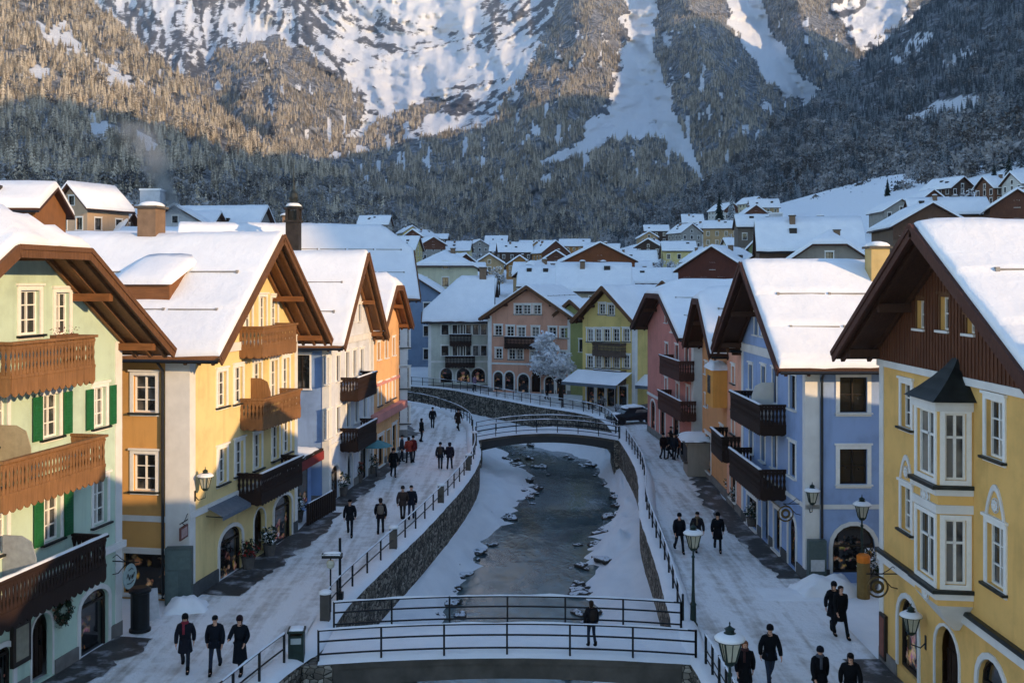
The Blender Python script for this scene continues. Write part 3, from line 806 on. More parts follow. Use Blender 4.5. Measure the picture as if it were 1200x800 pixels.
def rosette(h, plane, a, z, r=.3, out=0.0, parent=None):
    key = ('ros', r)
    if key not in CACHE:
        mb = MB()
        for k in range(8):
            t = k * math.pi / 4; cx, cz = r*.62*math.cos(t), r*.62*math.sin(t)
            mb.add([(cx + r*.3*math.cos(j*math.pi/4), -.035 if j % 2 else -.03, cz + r*.3*math.sin(j*math.pi/4)) for j in range(8)] + [(cx, -.06, cz)], [(j, (j+1) % 8, 8) for j in range(8)])
        mb.add([(r*.34*math.cos(j*math.pi/5), -.04, r*.34*math.sin(j*math.pi/5)) for j in range(10)] + [(0, -.075, 0)], [(j, (j+1) % 10, 10) for j in range(10)])
        band(mb, [(r*1.0*math.cos(j*math.pi/12), r*1.0*math.sin(j*math.pi/12)) for j in range(25)], [(r*1.08*math.cos(j*math.pi/12), r*1.08*math.sin(j*math.pi/12)) for j in range(25)], -.03, 0)
        CACHE[key] = mb.mesh('stucco_rosette', OFFW)
    return h.put('stucco_rosette', CACHE[key], plane, a, z, out + .002, parent)
def ogive(h, plane, a, z, w=.8, hh=.7):
    mb = MB(); n = 7
    out = [(-w/2 + w/2*(k/n)**1.0, hh*math.sin(math.pi/2*k/n)**.8) for k in range(n+1)]; out += [(-x, y) for x, y in out[:-1][::-1]]
    band(mb, [(x*.8, y*.8) for x, y in out], out, -.04, 0)
    o = h.put('stucco_hood', mb.mesh('stucco_hood', OFFW), plane, a, z, .002)
    return rosette(h, plane, a, z + hh*.36, w*.17)

# ---- pale green house, front left
u = (.1676, .986); Bg = (-13.3, 34.8); Ag = (Bg[0]-11.8*u[0], Bg[1]-11.8*u[1])
h = House('pale green house with clipped gable, green shutters and three wooden balconies at the near left', Ag, Bg, 13, 10.0, 13.85, 'b9cdba',
          ohf=1.5, ohe=.8, clip=1.65)
for px, y0, y1, w in ((35, 341, 392, .9), (73, 342, 392, .7)): h.win('front', px, y0, y1, w, 'std')
h.win('front', 60, 460, 512, .8, 'std', shut=GREENSH); h.win('front', 117, 454, 500, .7, 'std', shut=GREENSH)
h.win('front', 61, 579, 633, .8, 'std', shut=GREENSH); h.win('front', 117.5, 561, 614, .8, 'std')
for y0, y1 in ((462, 522), (590, 650)): h.win('front', -3, y0, y1, .8, 'std')
for s_, z_ in ((-4.4, 3.9), (-4.4, 6.9), (-2.9, 9.6)): h.win_at('front', s_, z_, .8, 1.5, 'std')
h.win('front', 110.5, 692, 774, 1.6, 'shop', arch=2); h.door('front', 49, 722, 1.0, 1)
h.win('front', 1, 758, 830, 1.0, 'shop', arch=2)
bg = [h.balc_px(13, 111, 111, 392, 1.1, mat=W_ORANGE, hgt=1.05, skirt=.45, snow=False),
      h.balc_px(2, 123, 122, 509, 1.15, mat=W_ORANGE, hgt=1.05, skirt=.4, div=.28, snow=False, divmat=plain('beige_panel', '9b8d74')),
      h.balc_px(-22, 124, 122, 627, 1.15, mat=W_DARK, hgt=1.05, skirt=.4, div=.42, divmat=plain('grey_panel', '8c9196'))]
h.cornice(['front', 'right'], 3.0, .22, .14); h.quoins('right', .35, .5); h.plinth(['front', 'right'], .5)
h.finish(); flower_box(h, 'front', h.hit('front', 40, 388)[0], bg[0].location.z + .93, 1.1); h.chimney(-3.2, 5.5, .7, .8, 1.3)
GREENH = h

# ---- yellow house, left
h = House('tall yellow house with three balconies and orange plaster side wall behind the pale green house', (-12.1, 38.4), (-10.3, 49.0), 14, 9.5, 13.8, 'e0c78c', ohf=1.5, ohe=.6)
h.side = plaster('c9985a')
for px, y0, y1, w in ((260, 434, 476, .8), (279.5, 430, 472, .8), (301.5, 426, 468, .8), (321, 423, 466, .8), (335, 420, 462, .8)): h.win('front', px, y0, y1, w, 'std')
for px in (291, 308, 321.5): h.win('front', px, 349 if px < 320 else 348, 385, .7, 'std')
for px, y0, y1, w in ((260.5, 526, 566, .8), (280.5, 518, 556, .8), (302, 509, 549, .8), (323, 500, 538, .8), (336, 493, 530, .8)): h.win('front', px, y0, y1, w, 'std')
h.win('front', 270.5, 618, 686, 2.1, 'shop', arch=2); h.door('front', 304, 597, 1.2, 1); h.win('front', 331.5, 580, 636, 2.1, 'shop', arch=2)
for y0, y1 in ((441, 483), (533, 575)): h.win('left', 169.5, y0, y1, .9, 'wide')
h.win('left', 171, 647, 695, 1.8, 'shop')
h.balc_px(307, 347, 330, 380, 1.0, mat=W_ORANGE, snow=False); h.balc_px(308, 352, 330, 461, 1.0, mat=W_ORANGE, div=.25, snow=False, divmat=W_ORANGE)
h.balc_px(306, 354, 330, 544, 1.05, mat=W_DARK)
h.cornice(['left'], 2.95, .22, .03); h.cornice(['left'], 9.05, .45, .12); h.cornice(['front'], 9.15, .35, .10); h.cornice(['front'], 3.1, .25, .08)
h.quoins('left', .42, .95); h.quoins('right', .3, .3); h.plinth(['front', 'left'], .6, plain('grey_plinth', '4d4f50', .85))
h.finish(); h.pipe('left', 1.02, 9.1)
h.chimney(0.15, 4.6, .85, .85, 1.15)
def dormer(h, x0, y0, w, l, rise, side=-1, mat=None):
    """shed dormer on the slope facing the camera"""
    z0 = h.zroof(x0, 5); mb = MB(); xt = x0 - side*l
    zt = z0 + rise; ztop = h.zroof(xt, 5) + .25
    mb.add([(x0, y0, z0), (x0, y0+w, z0), (x0, y0+w, zt), (x0, y0, zt), (xt, y0, ztop), (xt, y0+w, ztop)], [(0, 1, 2, 3), (0, 3, 4), (1, 5, 2)])
    o = mb.build('dormer', mat or W_BEAM, h.root)
    sn = MB(); e = .18; t = .3; n = 6; vs = []; fs = []
    for i in range(n+1):
        for j in range(n+1):
            a = i/n; b = j/n; x = (x0 + side*e) + (xt - x0 - side*e)*a; y = y0 - e + (w+2*e)*b
            d = min(a, b, 1-b) ; tt = t*(min(1, .35 + d*3)); vs.append((x, y, zt - .05 + (ztop - zt)*a + tt + .05*nz(x*2, y*2, 3)))
    for i in range(n):
        for j in range(n): fs.append((i*(n+1)+j, i*(n+1)+j+1, (i+1)*(n+1)+j+1, (i+1)*(n+1)+j))
    b0 = len(vs); ring = list(range(n+1)) + [i*(n+1)+n for i in range(1, n+1)] + [n*(n+1)+j for j in range(n-1, -1, -1)] + [i*(n+1) for i in range(n-1, 0, -1)]
    for i in ring:
        a = i//(n+1)/n; vs.append((vs[i][0], vs[i][1], zt - .05 + (ztop-zt)*a))
    fs += [(ring[k], b0+k, b0+(k+1) % len(ring), ring[(k+1) % len(ring)]) for k in range(len(ring))] + [tuple(range(b0, b0+len(ring)))]
    sn.add(vs, fs); sn.build('dormer_snow', SNOW, o, smooth=True)
    return o
dormer(h, -3.7, 1.7, 2.4, 2.3, 1.1)

# ---- pale blue and white house, left
h = House('white and pale blue house with steep gable and two dark balconies past the yellow house', (-9.85, 55), (-8.8, 63.7), 13, 8.9, 13.5, 'cdd0d6', ohf=1.0, ohe=.5)
for px, y0, y1 in ((385, 418, 449), (396, 416, 446), (407, 413, 443), (415.5, 411, 440), (424, 409, 436)): h.win('front', px, y0, y1, .7, 'darkslim')
for px, y0, y1 in ((406, 362, 379), (413.5, 357, 377), (421.5, 356, 376)): h.win('front', px, y0, y1, .7, 'darkslim')
for px, y0, y1 in ((385.5, 481, 513), (396.5, 476, 506), (408, 472, 500), (418, 467, 494), (427.5, 463, 489)): h.win('front', px, y0, y1, .7, 'darkslim')
h.win('front', 392, 545, 590, 1.6, 'shop', arch=2); h.door('front', 410, 535, 1.2, 1); h.win('front', 426, 526, 562, 1.7, 'shop')
h.win('left', 353.5, 415, 455, .9, 'darkslim')
BL = h.side = plaster('7d97c0')
h.balc_px(419, 441, 430, 438.5, 1.0, mat=W_DARK); h.balc_px(419, 441, 430, 496, 1.0, mat=W_DARK)
h.cornice(['front'], 8.5, .35, .10); h.cornice(['front'], 3.0, .2, .07); h.quoins('left', .4, .35); h.quoins('right', .3, .3); h.plinth(['front', 'left'], .5)
h.finish()
# small shop annex in the gap before it, with a snow covered roof and a red fascia
t = thing('shop_annex', 'low blue shop annex with snowy roof and red fascia beside the white house', 'annex', (-11.1, 52.4, 0), math.atan2(8.7, 1.05))
MB().box(-2.2, 2.3, -.1, 4, -.5, 3.0).build('wall', BL, t)
mb = MB(); mb.box(-2.3, 2.4, -.75, 4, 3.0, 3.12); mb.build('roof', W_DARK, t)
mb = MB(); mb.box(-2.25, 2.35, -.80, -.73, 2.55, 3.0); mb.build('fascia', plain('red_fascia', '7c2a26'), t)
mb = MB(); mb.box(-1.7, 1.6, -.13, -.09, .4, 2.4); o = mb.build('window', DARKSASH, t); MB().box(-1.6, 1.5, -.15, -.13, .5, 2.3).build('pane', SHOPGLASS, o)
def snow_mound(name, w, d, hh, loc, rz=0, parent=None, n=14, lump=.25, seed=0):
    vs = []; fs = []
    for i in range(n+1):
        for j in range(n+1):
            a, b = i/n*2-1, j/n*2-1; e = max(abs(a), abs(b)); z = hh*(1-e**2.6)
            z = max(0, z) * (1 + lump*nz(a*2.3+seed, b*2.3, seed)) if e < .999 else -.05
            vs.append((a*w/2*(1+.1*nz(b*2, seed, 1)), b*d/2*(1+.1*nz(a*2, seed, 5)), z))
    for i in range(n):
        for j in range(n): fs.append((i*(n+1)+j, (i+1)*(n+1)+j, (i+1)*(n+1)+j+1, i*(n+1)+j+1))
    mb = MB(); mb.add(vs, fs); return mb.build(name, SNOW, parent, True, loc, rz)
snow_mound('roof_snow', 4.6, 4.6, .3, (.05, 1.6, 3.12), 0, t)

# ---- orange house, left
h = House('orange and pink house with small clipped gable before the tall peach house', (-8.75, 64.1), (-7.9, 71.6), 12, 9.1, 12.3, 'dbaa78', ohf=.9, ohe=.45, clip=.9)
for px, y0, y1 in ((443.5, 400, 421), (452.5, 398, 419), (461, 396, 416)): h.win('front', px, y0, y1, .7, 'darkslim')
for px, y0, y1 in ((444.5, 450, 475), (453.5, 447, 470), (461, 443, 466)): h.win('front', px, y0, y1, .8, 'std')
h.win('front', 446, 510, 545, 1.4, 'shop'); h.door('front', 455, 503, 1.0, 0); h.win('front', 462, 498, 530, 1.2, 'shop')
h.cornice(['front'], 5.3, .2, .06, plaster('c98b84')); h.cornice(['front'], 3.2, .5, .5, plaster('c9897f'), 'shop_canopy'); h.quoins('left', .3, .3); h.plinth(['front', 'left'], .5); h.finish()

# ---- tall peach house with the big roof, left end
h = House('tall peach house with white corners and huge hipped snow roof ending the left street', (-8.1, 79.0), (-10.6, 90.3), 17, 11.2, 16.4, 'd3a072', ohf=.9, ohe=.8, clip=2.4)
for y0, y1 in ((384, 407), (430, 455), (474, 496)): h.win('left', 472.5, y0, y1, .9, 'std')
for a in (5.2, 8.4, 11.6):
    for z in (1.2, 4.3, 7.6): h.win_at('left', a, z, .9, 1.5, 'std')
for a in (-4, -2, 0, 2, 4):
    for z in (4.3, 7.6): h.win_at('front', a, z, .9, 1.5, 'std')
h.door('front', -2, 470, 1.2, 1)
h.balcony('left', .7, 3.2, 5.0, .9, W_GREY, snow=True)
h.cornice(['left', 'front'], 6.9, .2, .05); h.cornice(['left', 'front'], 10.9, .3, .12); h.quoins('left', .5, .55); h.plinth(['front', 'left'], .6); h.finish()
h.chimney(.6, 9, .9, .8, 1.0)

# ---- blue house, right
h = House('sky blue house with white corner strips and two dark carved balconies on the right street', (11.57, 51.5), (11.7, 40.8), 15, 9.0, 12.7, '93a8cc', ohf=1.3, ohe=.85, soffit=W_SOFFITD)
h.barge = W_RED
for px, y0, y1, w in ((880, 426, 456, .7), (895, 430, 462, .7), (908, 433, 472, .7), (929, 439, 479, .9)): h.win('front', px, y0, y1, w, 'darkslim')
for px, y0, y1, w in ((880.5, 500, 530, .7), (894.5, 506, 540, .7), (908, 509, 548, .7), (929, 518, 558, .9)): h.win('front', px, y0, y1, w, 'darkslim')
for px, y0, y1 in ((886.5, 366, 392), (895.5, 369, 394), (904, 373, 396)): h.win('front', px, y0, y1, .7, 'darkslim')
h.win('front', 881.5, 584, 617, 1.9, 'shop'); h.door('front', 897, 588, 1.1, 0); h.win('front', 911, 597, 645, 1.0, 'shop'); h.win('front', 928.5, 604, 664, 1.1, 'shop', arch=1)
for y0, y1 in ((443, 483), (525, 567)): h.win('right', 1000, y0, y1, 1.1, 'dark')
h.win_at('right', 6.0, 6.6, 1.1, 1.4, 'dark'); h.win_at('right', 6.0, 3.8, 1.1, 1.4, 'dark')
h.win('right', 1000.5, 616, 671, 1.7, 'shop', arch=1)
h.balc_px(856, 891, 891, 474, 1.1, mat=W_DARK, div=.66, divmat=OFFW); h.balc_px(855, 891, 891, 550, 1.1, mat=W_DARK)
h.cornice(['front', 'right'], 8.55, .4, .08); h.cornice(['right', 'front'], 2.95, .18, .04); h.quoins('right', .32, .55); h.quoins('left', .3, .3)
h.plinth(['front', 'right'], .55, plain('grey_plinth', '4d4f50', .85)); h.finish()
h.chimney(1.2, 4.4, .8, .8, 1.3, plaster('b79f6d')); rosette(h, 'front', 2.3, 9.3, .45); h.pipe('right', .62, 8.6)
BLUEH = h

# ---- yellow house with the oriel, front right
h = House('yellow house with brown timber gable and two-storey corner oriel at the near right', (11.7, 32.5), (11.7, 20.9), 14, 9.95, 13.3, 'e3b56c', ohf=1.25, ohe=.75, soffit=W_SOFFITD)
h.barge = W_RED
for px, y0, y1, w in ((1062.5, 449, 501, .8), (1166, 470, 537, .9), (1062.5, 569, 622, .8), (1167, 613, 688, .9)): h.win('front', px, y0, y1, w, 'std')
for s_, z_ in ((4.5, 6.6), (4.5, 3.9)): h.win_at('front', s_, z_, .9, 1.7, 'std')
clad = [(1080, 351, 385, .6), (1108, 349, 387, .6), (1139, 371, 391, .5)]
for px, y0, y1, w in clad: h.win('front', px, y0, y1, w, 'wood')
h.win('front', 1064.5, 700, 789, 1.5, 'shop', arch=1); h.door('front', 1110, 735, 1.5, 1); h.win('front', 1163, 776, 870, 1.5, 'shop', arch=1); h.win_at('front', 4.2, .5, 1.5, 2.3, 'shop', 1)
h.cornice(['front', 'right', 'left'], 9.35, .2, .10); h.quoins('left', .3, .3); h.plinth(['front'], .45); h.cornice(['front'], 3.45, .12, .14, LEAD, 'ledge'); h.cornice(['front'], 3.2, .25, .09)
h.finish()
mb = MB(); W2 = h.W/2
h.plane_mesh(mb, [(-W2-.02, 9.56), (W2+.02, 9.56), (W2+.02, h.eave), (0, h.ridge-.02), (-W2-.02, h.eave)], [(a0-.08, a1+.08, z0-.08, z1+.08, 0, 0) for (a0, a1, z0, z1, _, _) in h.holes['front'] if z0 > 9.2],
             lambda x, y, z: (x, -.08 + min(y, .07), z), depth=.07)
for k in range(int(h.W/.2)):
    x = -W2 + .2*k; zt = h.ridge - h.sl*abs(x) - .1
    lo = 9.56
    for (a0, a1, z0, z1, _, _) in h.holes['front']:
        if z0 > 9.2 and a0-.1 < x < a1+.1:
            mb.box(x-.018, x+.018, -.105, -.08, lo, z0-.1); lo = z1+.1
    if zt > lo: mb.box(x-.018, x+.018, -.105, -.08, lo, zt)
mb.build('gable_cladding', wood('cladding_wood', '5f3b29', 'z'), h.root)
# oriel
a_near, _ = h.hit('front', 1099, 500, .85); a_c, _ = h.hit('front', 1072, 500, .85); a_nn, _ = h.hit('front', 1136, 500, 0.0); a_nn = max(a_nn, a_near + .12); a_far = a_c - (a_nn - a_near)
zb, zt = 3.75, 8.9
pl = [(a_far, 0), (a_c, -.85), (a_near, -.85), (a_nn, 0)]
mb = MB(); vs = [(x, y, zb) for x, y in pl] + [(x, y, zt) for x, y in pl]
orl = mb
def wall_seg(mb, p, q, holes):
    p, q = Vector((p[0], p[1], 0)), Vector((q[0], q[1], 0)); L = (q-p).length; d = (q-p)/L; nrm = Vector((d.y, -d.x, 0))
    h.plane_mesh(mb, [(0, zb), (L, zb), (L, zt), (0, zt)], [(a, b, c, e, 0, 0) for a, b, c, e in holes], lambda a, y, z: tuple(p + d*a - nrm*y + Vector((0, 0, z))), depth=.15)
    return p, d, L, nrm
segs = []
for p, q in zip(pl[:-1], pl[1:]):
    L = math.hypot(q[0]-p[0], q[1]-p[1]); m = .17
    hs = [(m, L-m, 6.95, 8.65), (m, L-m, 4.3, 5.95)]
    segs.append((wall_seg(mb, p, q, hs), hs))
mb.add([(x, y, zt) for x, y in pl], [(0, 1, 2, 3)])
oo = mb.build('oriel', h.mat, h.root)
for (p, d, L, nrm), hs in segs:
    for (a, b, z0, z1) in hs:
        w = round(b-a, 2); hh = round(z1-z0, 2); key = ('ow', w, hh)
        if key not in CACHE:
            q = MB(); band(q, rect_pts(w, hh), rect_pts(w, hh, .12), -.04, 0, 0); f = .06
            for bx in ((-w/2, w/2, 0, f), (-w/2, w/2, hh-f, hh), (-w/2, -w/2+f, f, hh-f), (w/2-f, w/2, f, hh-f), (-.035, .035, f, hh-f), (-w/2+f, w/2-f, hh*.62, hh*.62+.06)): q.box(bx[0], bx[1], .07, .12, bx[2], bx[3], 0)
            q.poly([(-w/2, .125, 0), (w/2, .125, 0), (w/2, .125, hh), (-w/2, .125, hh)], 1); CACHE[key] = q.mesh('oriel_window', [WHITE, GLASS])
        c = p + d*((a+b)/2); link('oriel_window', CACHE[key], oo, (c.x, c.y, z0), math.atan2(d.y, d.x))
def ring_trim(name, z, hh, out, mat, lo=0.0):
    q = MB(); e = out; o2 = [(a_far-e*.5, 0), (a_c-e*.5, -.85-e), (a_near+e*.5, -.85-e), (a_nn+e*.5, 0)]
    q.add([(x, y-.003, z) for x, y in o2] + [(x, y-.003, z+hh) for x, y in o2], [(0, 1, 5, 4), (1, 2, 6, 5), (2, 3, 7, 6), (4, 5, 6, 7), (3, 2, 1, 0)]); return q.build(name, mat, oo)
for z in (6.72, 4.07): ring_trim('oriel_sill', z, .1, .16, LEAD); ring_trim('oriel_band', z-.16, .15, .07, OFFW)
ring_trim('oriel_band', 6.1, .22, .06, OFFW); ring_trim('oriel_band', zt-.2, .25, .08, OFFW)
q = MB(); tip = ((a_c+a_near)/2, .1, 10.5); lay = []
for k in range(7):
    t = k/6; e = .32*(1-t); cv = (1-t)**1.7
    lay.append([((1-cv)*tip[0] + cv*(x + (-.22 if i < 2 else .22)), (1-cv)*tip[1] + cv*(y - (.22 if i in (1, 2) else 0)), zt + .05 + (tip[2]-zt)*t) for i, (x, y) in enumerate(pl)])
vs = [p for L_ in lay for p in L_]; fs = [(4*k+i, 4*k+i+1, 4*k+5+i, 4*k+4+i) for k in range(6) for i in range(3)] + [(3, 2, 1, 0)]
q.add(vs, fs); q.build('oriel_roof', LEAD, oo)
q = MB(); cx_ = (a_c+a_near)/2
lay = [[((1-t)*x + t*cx_, y*(1-t)**.8 - .003, zb - .95*t) for x, y in pl] for t in (0, .2, .2, .45, .45, .7, .7, .9)]
vs = [p for L_ in lay for p in L_]; q.add(vs, [(4*k+i, 4*k+4+i, 4*k+5+i, 4*k+i+1) for k in range(len(lay)-1) for i in range(3)]); q.build('oriel_corbel', OFFW, oo)
for (p, d, L, nrm), hs in segs[:2]:
    for z in (6.42, 3.9):
        key = ('orr', round(L, 1)); r_ = min(.27, L*.26) if z > 5 else .2
        c = p + d*(L/2)
        rosette(h, 'front', 0, 0, r_); o = [o for o in h.root.children if o.name.startswith('stucco_rosette')][-1]
        o.parent = oo; o.location = (c.x + nrm.x*.004, c.y + nrm.y*.004, z - (.02 if z < 5 else .0)); o.rotation_euler = (0, 0, math.atan2(d.y, d.x))
for px, py in ((1062.5, 565), (1167, 607)):
    a, z = h.hit('front', px, py); ogive(h, 'front', a, z + .02, 1.0, .8)
h.pipe('left', .25, 9.4)
YELR = h
# ---- two more houses of the same row, behind the camera, whose roofs shade the street
for yb, yt, hexc, lab in ((19.6, 8.2, 'c7b9a0', 'beige house of the right street standing beside the viewpoint'), (6.8, -5.5, 'b7c3b0', 'grey green house of the right street standing behind the viewpoint')):
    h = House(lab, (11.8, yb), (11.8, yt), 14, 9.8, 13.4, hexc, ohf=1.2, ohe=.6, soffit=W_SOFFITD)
    for a in (-3.6, -1.2, 1.2, 3.6):
        for z in (4.0, 6.8): h.win_at('front', a, z, .9, 1.5, 'std')
    h.win_at('front', -2.6, .6, 1.8, 2.3, 'shop', 2); h.win_at('front', 2.6, .6, 1.8, 2.3, 'shop', 2); h.finish()

# ---- salmon and orange houses, pink house on the right
h = House('narrow salmon house squeezed between the blue house and the orange house', (11.75, 56.0), (11.62, 51.75), 12, 8.6, 10.0, 'e2a488', ohf=.7, ohe=.2, soffit=W_SOFFITD, guards=False)
for y0, y1 in ((428, 449), (486, 508)): h.win('front', 859.5, y0, y1, .8, 'std'); 
h.win_at('front', -.2, .5, 1.5, 2.2, 'shop'); h.balcony('front', -1.8, 1.7, 4.1, .9, W_DARK); h.plinth(['front'], .5); h.finish()
h = House('orange house with small snow-topped bay between the salmon and the pink house', (11.95, 64.3), (11.85, 56.1), 12, 8.3, 11.4, 'cf9464', ohf=1.1, ohe=.6, soffit=W_SOFFITD, clip=.8)
h.barge = W_RED
for px, y0, y1 in ((835, 458, 473), (834, 424, 436), (846, 500, 520)): h.win('front', px, y0, y1, .9, 'darkslim')
h.win('front', 828, 425, 438, .8, 'darkslim'); h.win('front', 828, 462, 476, .8, 'darkslim'); h.win_at('front', -2, .5, 1.8, 2.2, 'shop'); h.plinth(['front'], .5); h.finish()
a, z = h.hit('front', 850, 475)
mb = MB(); mb.box(a-1.1, a+1.1, -.9, -.004, z, z+2.1); o = mb.build('bay', plaster('d8994f'), h.root)
snow_mound('bay_snow', 2.5, 1.1, .4, (a, -.45, z+2.1), 0, o); MB().box(a-.4, a+.4, -.93, -.9, z+.7, z+1.7).build('bay_window', GLASS, o)
h = House('coral pink house with red-brown balconies and white corner on the far right street', (10.9, 82.3), (11.9, 67.0), 14, 8.5, 11.9, 'c98578', ohf=1.2, ohe=.8, soffit=W_SOFFITD, clip=2.2, guards=True)
h.barge = W_RED
for px, y0, y1 in ((781.5, 402, 417), (793.5, 404, 421), (805, 407, 426)): h.win('front', px, y0, y1, .9, 'darkslim')
for px, y0, y1 in ((781, 444, 464), (794.5, 449, 468), (806.5, 453, 474)): h.win('front', px, y0, y1, .9, 'std')
h.win('front', 781, 364, 378, .8, 'darkslim'); h.win_at('front', 1.4, 8.4, .8, 1.2, 'darkslim')
for a in (-5.5, -2, 2.5): h.win_at('front', a, .5, 1.8, 2.2, 'shop', 2)
h.balc_px(773, 796, 790, 421, 1.0, mat=W_RED); h.balc_px(771, 798, 790, 466, 1.0, mat=W_RED)
h.cornice(['front'], 3.0, .2, .06); h.quoins('right', .6, .6); h.plinth(['front', 'right'], .5); h.win_at('right', 3, 5.2, .9, 1.4, 'std'); h.finish()

# ---- the row across the river bend
h = House('peach gabled house with arcade of arches and one long dark balcony facing the river bend', (-2.6, 112), (6.3, 109), 12, 8.3, 11.4, 'cf9a80', ohf=1.0, ohe=.7, soffit=W_SOFFITD)
for px in (607.5, 617.5, 629.5): h.win('front', px, 357, 368, .8, 'std')
for px, y0 in ((584, 381), (598, 382), (611, 383), (627.5, 383), (647.5, 383.5), (661, 384)): h.win('front', px, y0, y0+12, .8, 'std')
for px, y0 in ((584.5, 408), (600, 409), (609, 409), (625.5, 411), (647, 411), (660, 412)): h.win('front', px, y0, y0+12, .7, 'std')
for px in (584, 597): h.win('front', px, 435, 457, 1.0, 'shop', arch=1)
h.win('front', 613.5, 438, 461, 1.2, 'shop', arch=1); h.door('front', 628, 441, 1.0, 1); h.win('front', 644, 441, 461, 1.0, 'shop', arch=1); h.win('front', 658, 441, 461, 1.0, 'shop', arch=1)
h.balc_px(591, 640, 615, 394.5, .9, mat=W_DARK); h.balc_px(624, 642, 634, 425, .8, mat=W_DARK)
h.cornice(['front'], 3.0, .2, .06); h.quoins('left', .4, .3); h.quoins('right', .4, .3); h.plinth(['front'], .4); h.finish(); h.chimney(-1.5, 6, .8, .8, .9)
h = House('pale grey house with hipped snow roof left of the peach arcade house', (-9.4, 124.5), (-9.4, 115.3), 7.0, 8.0, 12.4, 'c3c4b6', ohf=.7, ohe=.7, clip=4.2, soffit=W_SOFFITD, guards=False)
for y0 in (380.5, 405):
    for px in (521.5, 534.5, 541, 547.5, 558.5, 566): h.win('right', px, y0, y0+11.5, .8, 'darkslim')
for px in (523, 543, 560.5): h.win('right', px, 431, 448, 1.3 if px < 530 else 1.5, 'shop', arch=1)
h.balc_px(527, 552, 540, 391.5, .9, 'right', mat=W_DARK); h.balc_px(522, 556, 540, 417, .9, 'right', mat=W_DARK)
h.cornice(['right'], 2.9, .2, .06); h.quoins('right', .3, .3); h.plinth(['right', 'front'], .4); h.finish(); h.chimney(.2, 6.0, .8, .8, 1.0)
h = House('lemon yellow gabled house with grey balconies and snowy awning right of the peach house', (6.9, 100.2), (11.5, 96.0), 9, 8.6, 11.4, 'd8be76', ohf=1.0, ohe=.7, soffit=W_SOFFITD, guards=False)
for px, y0, y1 in ((705.5, 356, 368), (716, 357, 369)): h.win('front', px, y0, y1, .7, 'std')
for y0 in (385, 416):
    for px in (691.5, 701, 711, 722, 734): h.win('front', px, y0, y0+15, .7, 'std')
for px in (692, 704, 716, 730): h.win('front', px, 452, 476, .9, 'shop')
h.balc_px(694, 727, 710, 401.5, .9, mat=W_GREY, snow=False); h.balc_px(696, 727, 710, 433.5, .9, mat=W_GREY)
h.quoins('right', .3, .4); h.plinth(['front', 'right'], .4); h.finish()
h = House('olive house sliver between the peach and the lemon yellow house', (4.2, 110.5), (8.6, 107.2), 8, 7.8, 9.9, '9a9a62', ohf=.5, ohe=.4, soffit=W_SOFFITD, guards=False); h.win_at('front', 1.3, 4.6, .8, 1.3, 'darkslim'); h.finish()
h = House('teal house with green shutter and dark balconies between the lemon yellow and the pink house', (12.2, 100.5), (17.5, 96.2), 9, 8.9, 11.9, '8fb3a6', ohf=.8, ohe=.6, soffit=W_SOFFITD, guards=False)
for y0 in (388, 421):
    for px in (757, 766): h.win('front', px, y0, y0+12, .8, 'std', shut=GREENSH if y0 > 400 else None)
h.balc_px(751, 776, 760, 402.5, .8, mat=W_DARK, snow=False); h.balc_px(752, 776, 760, 437, .8, mat=W_DARK); h.win_at('front', -1, .5, 1.8, 2.0, 'shop'); h.finish()
# ------------------------------------------------------------------ river, ground, streets
LW = [(-12.5,4),(-7.3,29),(-6.2,33),(-6.1,37),(-5.2,43),(-4.1,49.7),(-2.75,60),(-2.2,68.6),(-2.6,77),(-3.2,85),(-5.5,93),(-9.2,100),(-16,106),(-30,112),(-60,118)]
LWA = [(-11,4),(-5.8,29),(-5.4,33),(-4.8,37),(-3.5,43),(-2.8,49.7),(-1.3,60),(0.4,68.6),(1.6,77),(0.4,85),(-2.5,94),(-6.5,101),(-14.5,108.5),(-29.5,114.5),(-60,121)]
RWA = [(1.6,4),(1.4,29),(1.6,33),(2.4,37),(3.6,43),(4.0,52.5),(5.3,61),(6.9,67),(7.0,77),(6.2,87),(0.5,95),(-4.5,104),(-11.5,112.5),(-28.5,120.5),(-60,127)]
RW = [(5.9,4),(5.7,29),(5.5,33),(5.7,37),(6.1,43),(6.6,52.5),(7.6,61),(8.0,68),(8.0,79),(7.2,90),(2.0,98),(-3,106),(-9.6,115),(-28,124),(-60,130)]
def smooth_line(pts, n=12):
    pts = [np.array(p, float) for p in pts]; out = []
    for i in range(len(pts)-1):
        p0, p1, p2, p3 = pts[max(i-1, 0)], pts[i], pts[i+1], pts[min(i+2, len(pts)-1)]
        for k in range(n):
            t = k/n; out.append(.5*((2*p1) + (-p0+p2)*t + (2*p0-5*p1+4*p2-p3)*t*t + (-p0+3*p1-3*p2+p3)*t**3))
    out.append(pts[-1]); return np.array(out)
sLW, sLWA, sRWA, sRW = [smooth_line(q) for q in (LW, LWA, RWA, RW)]
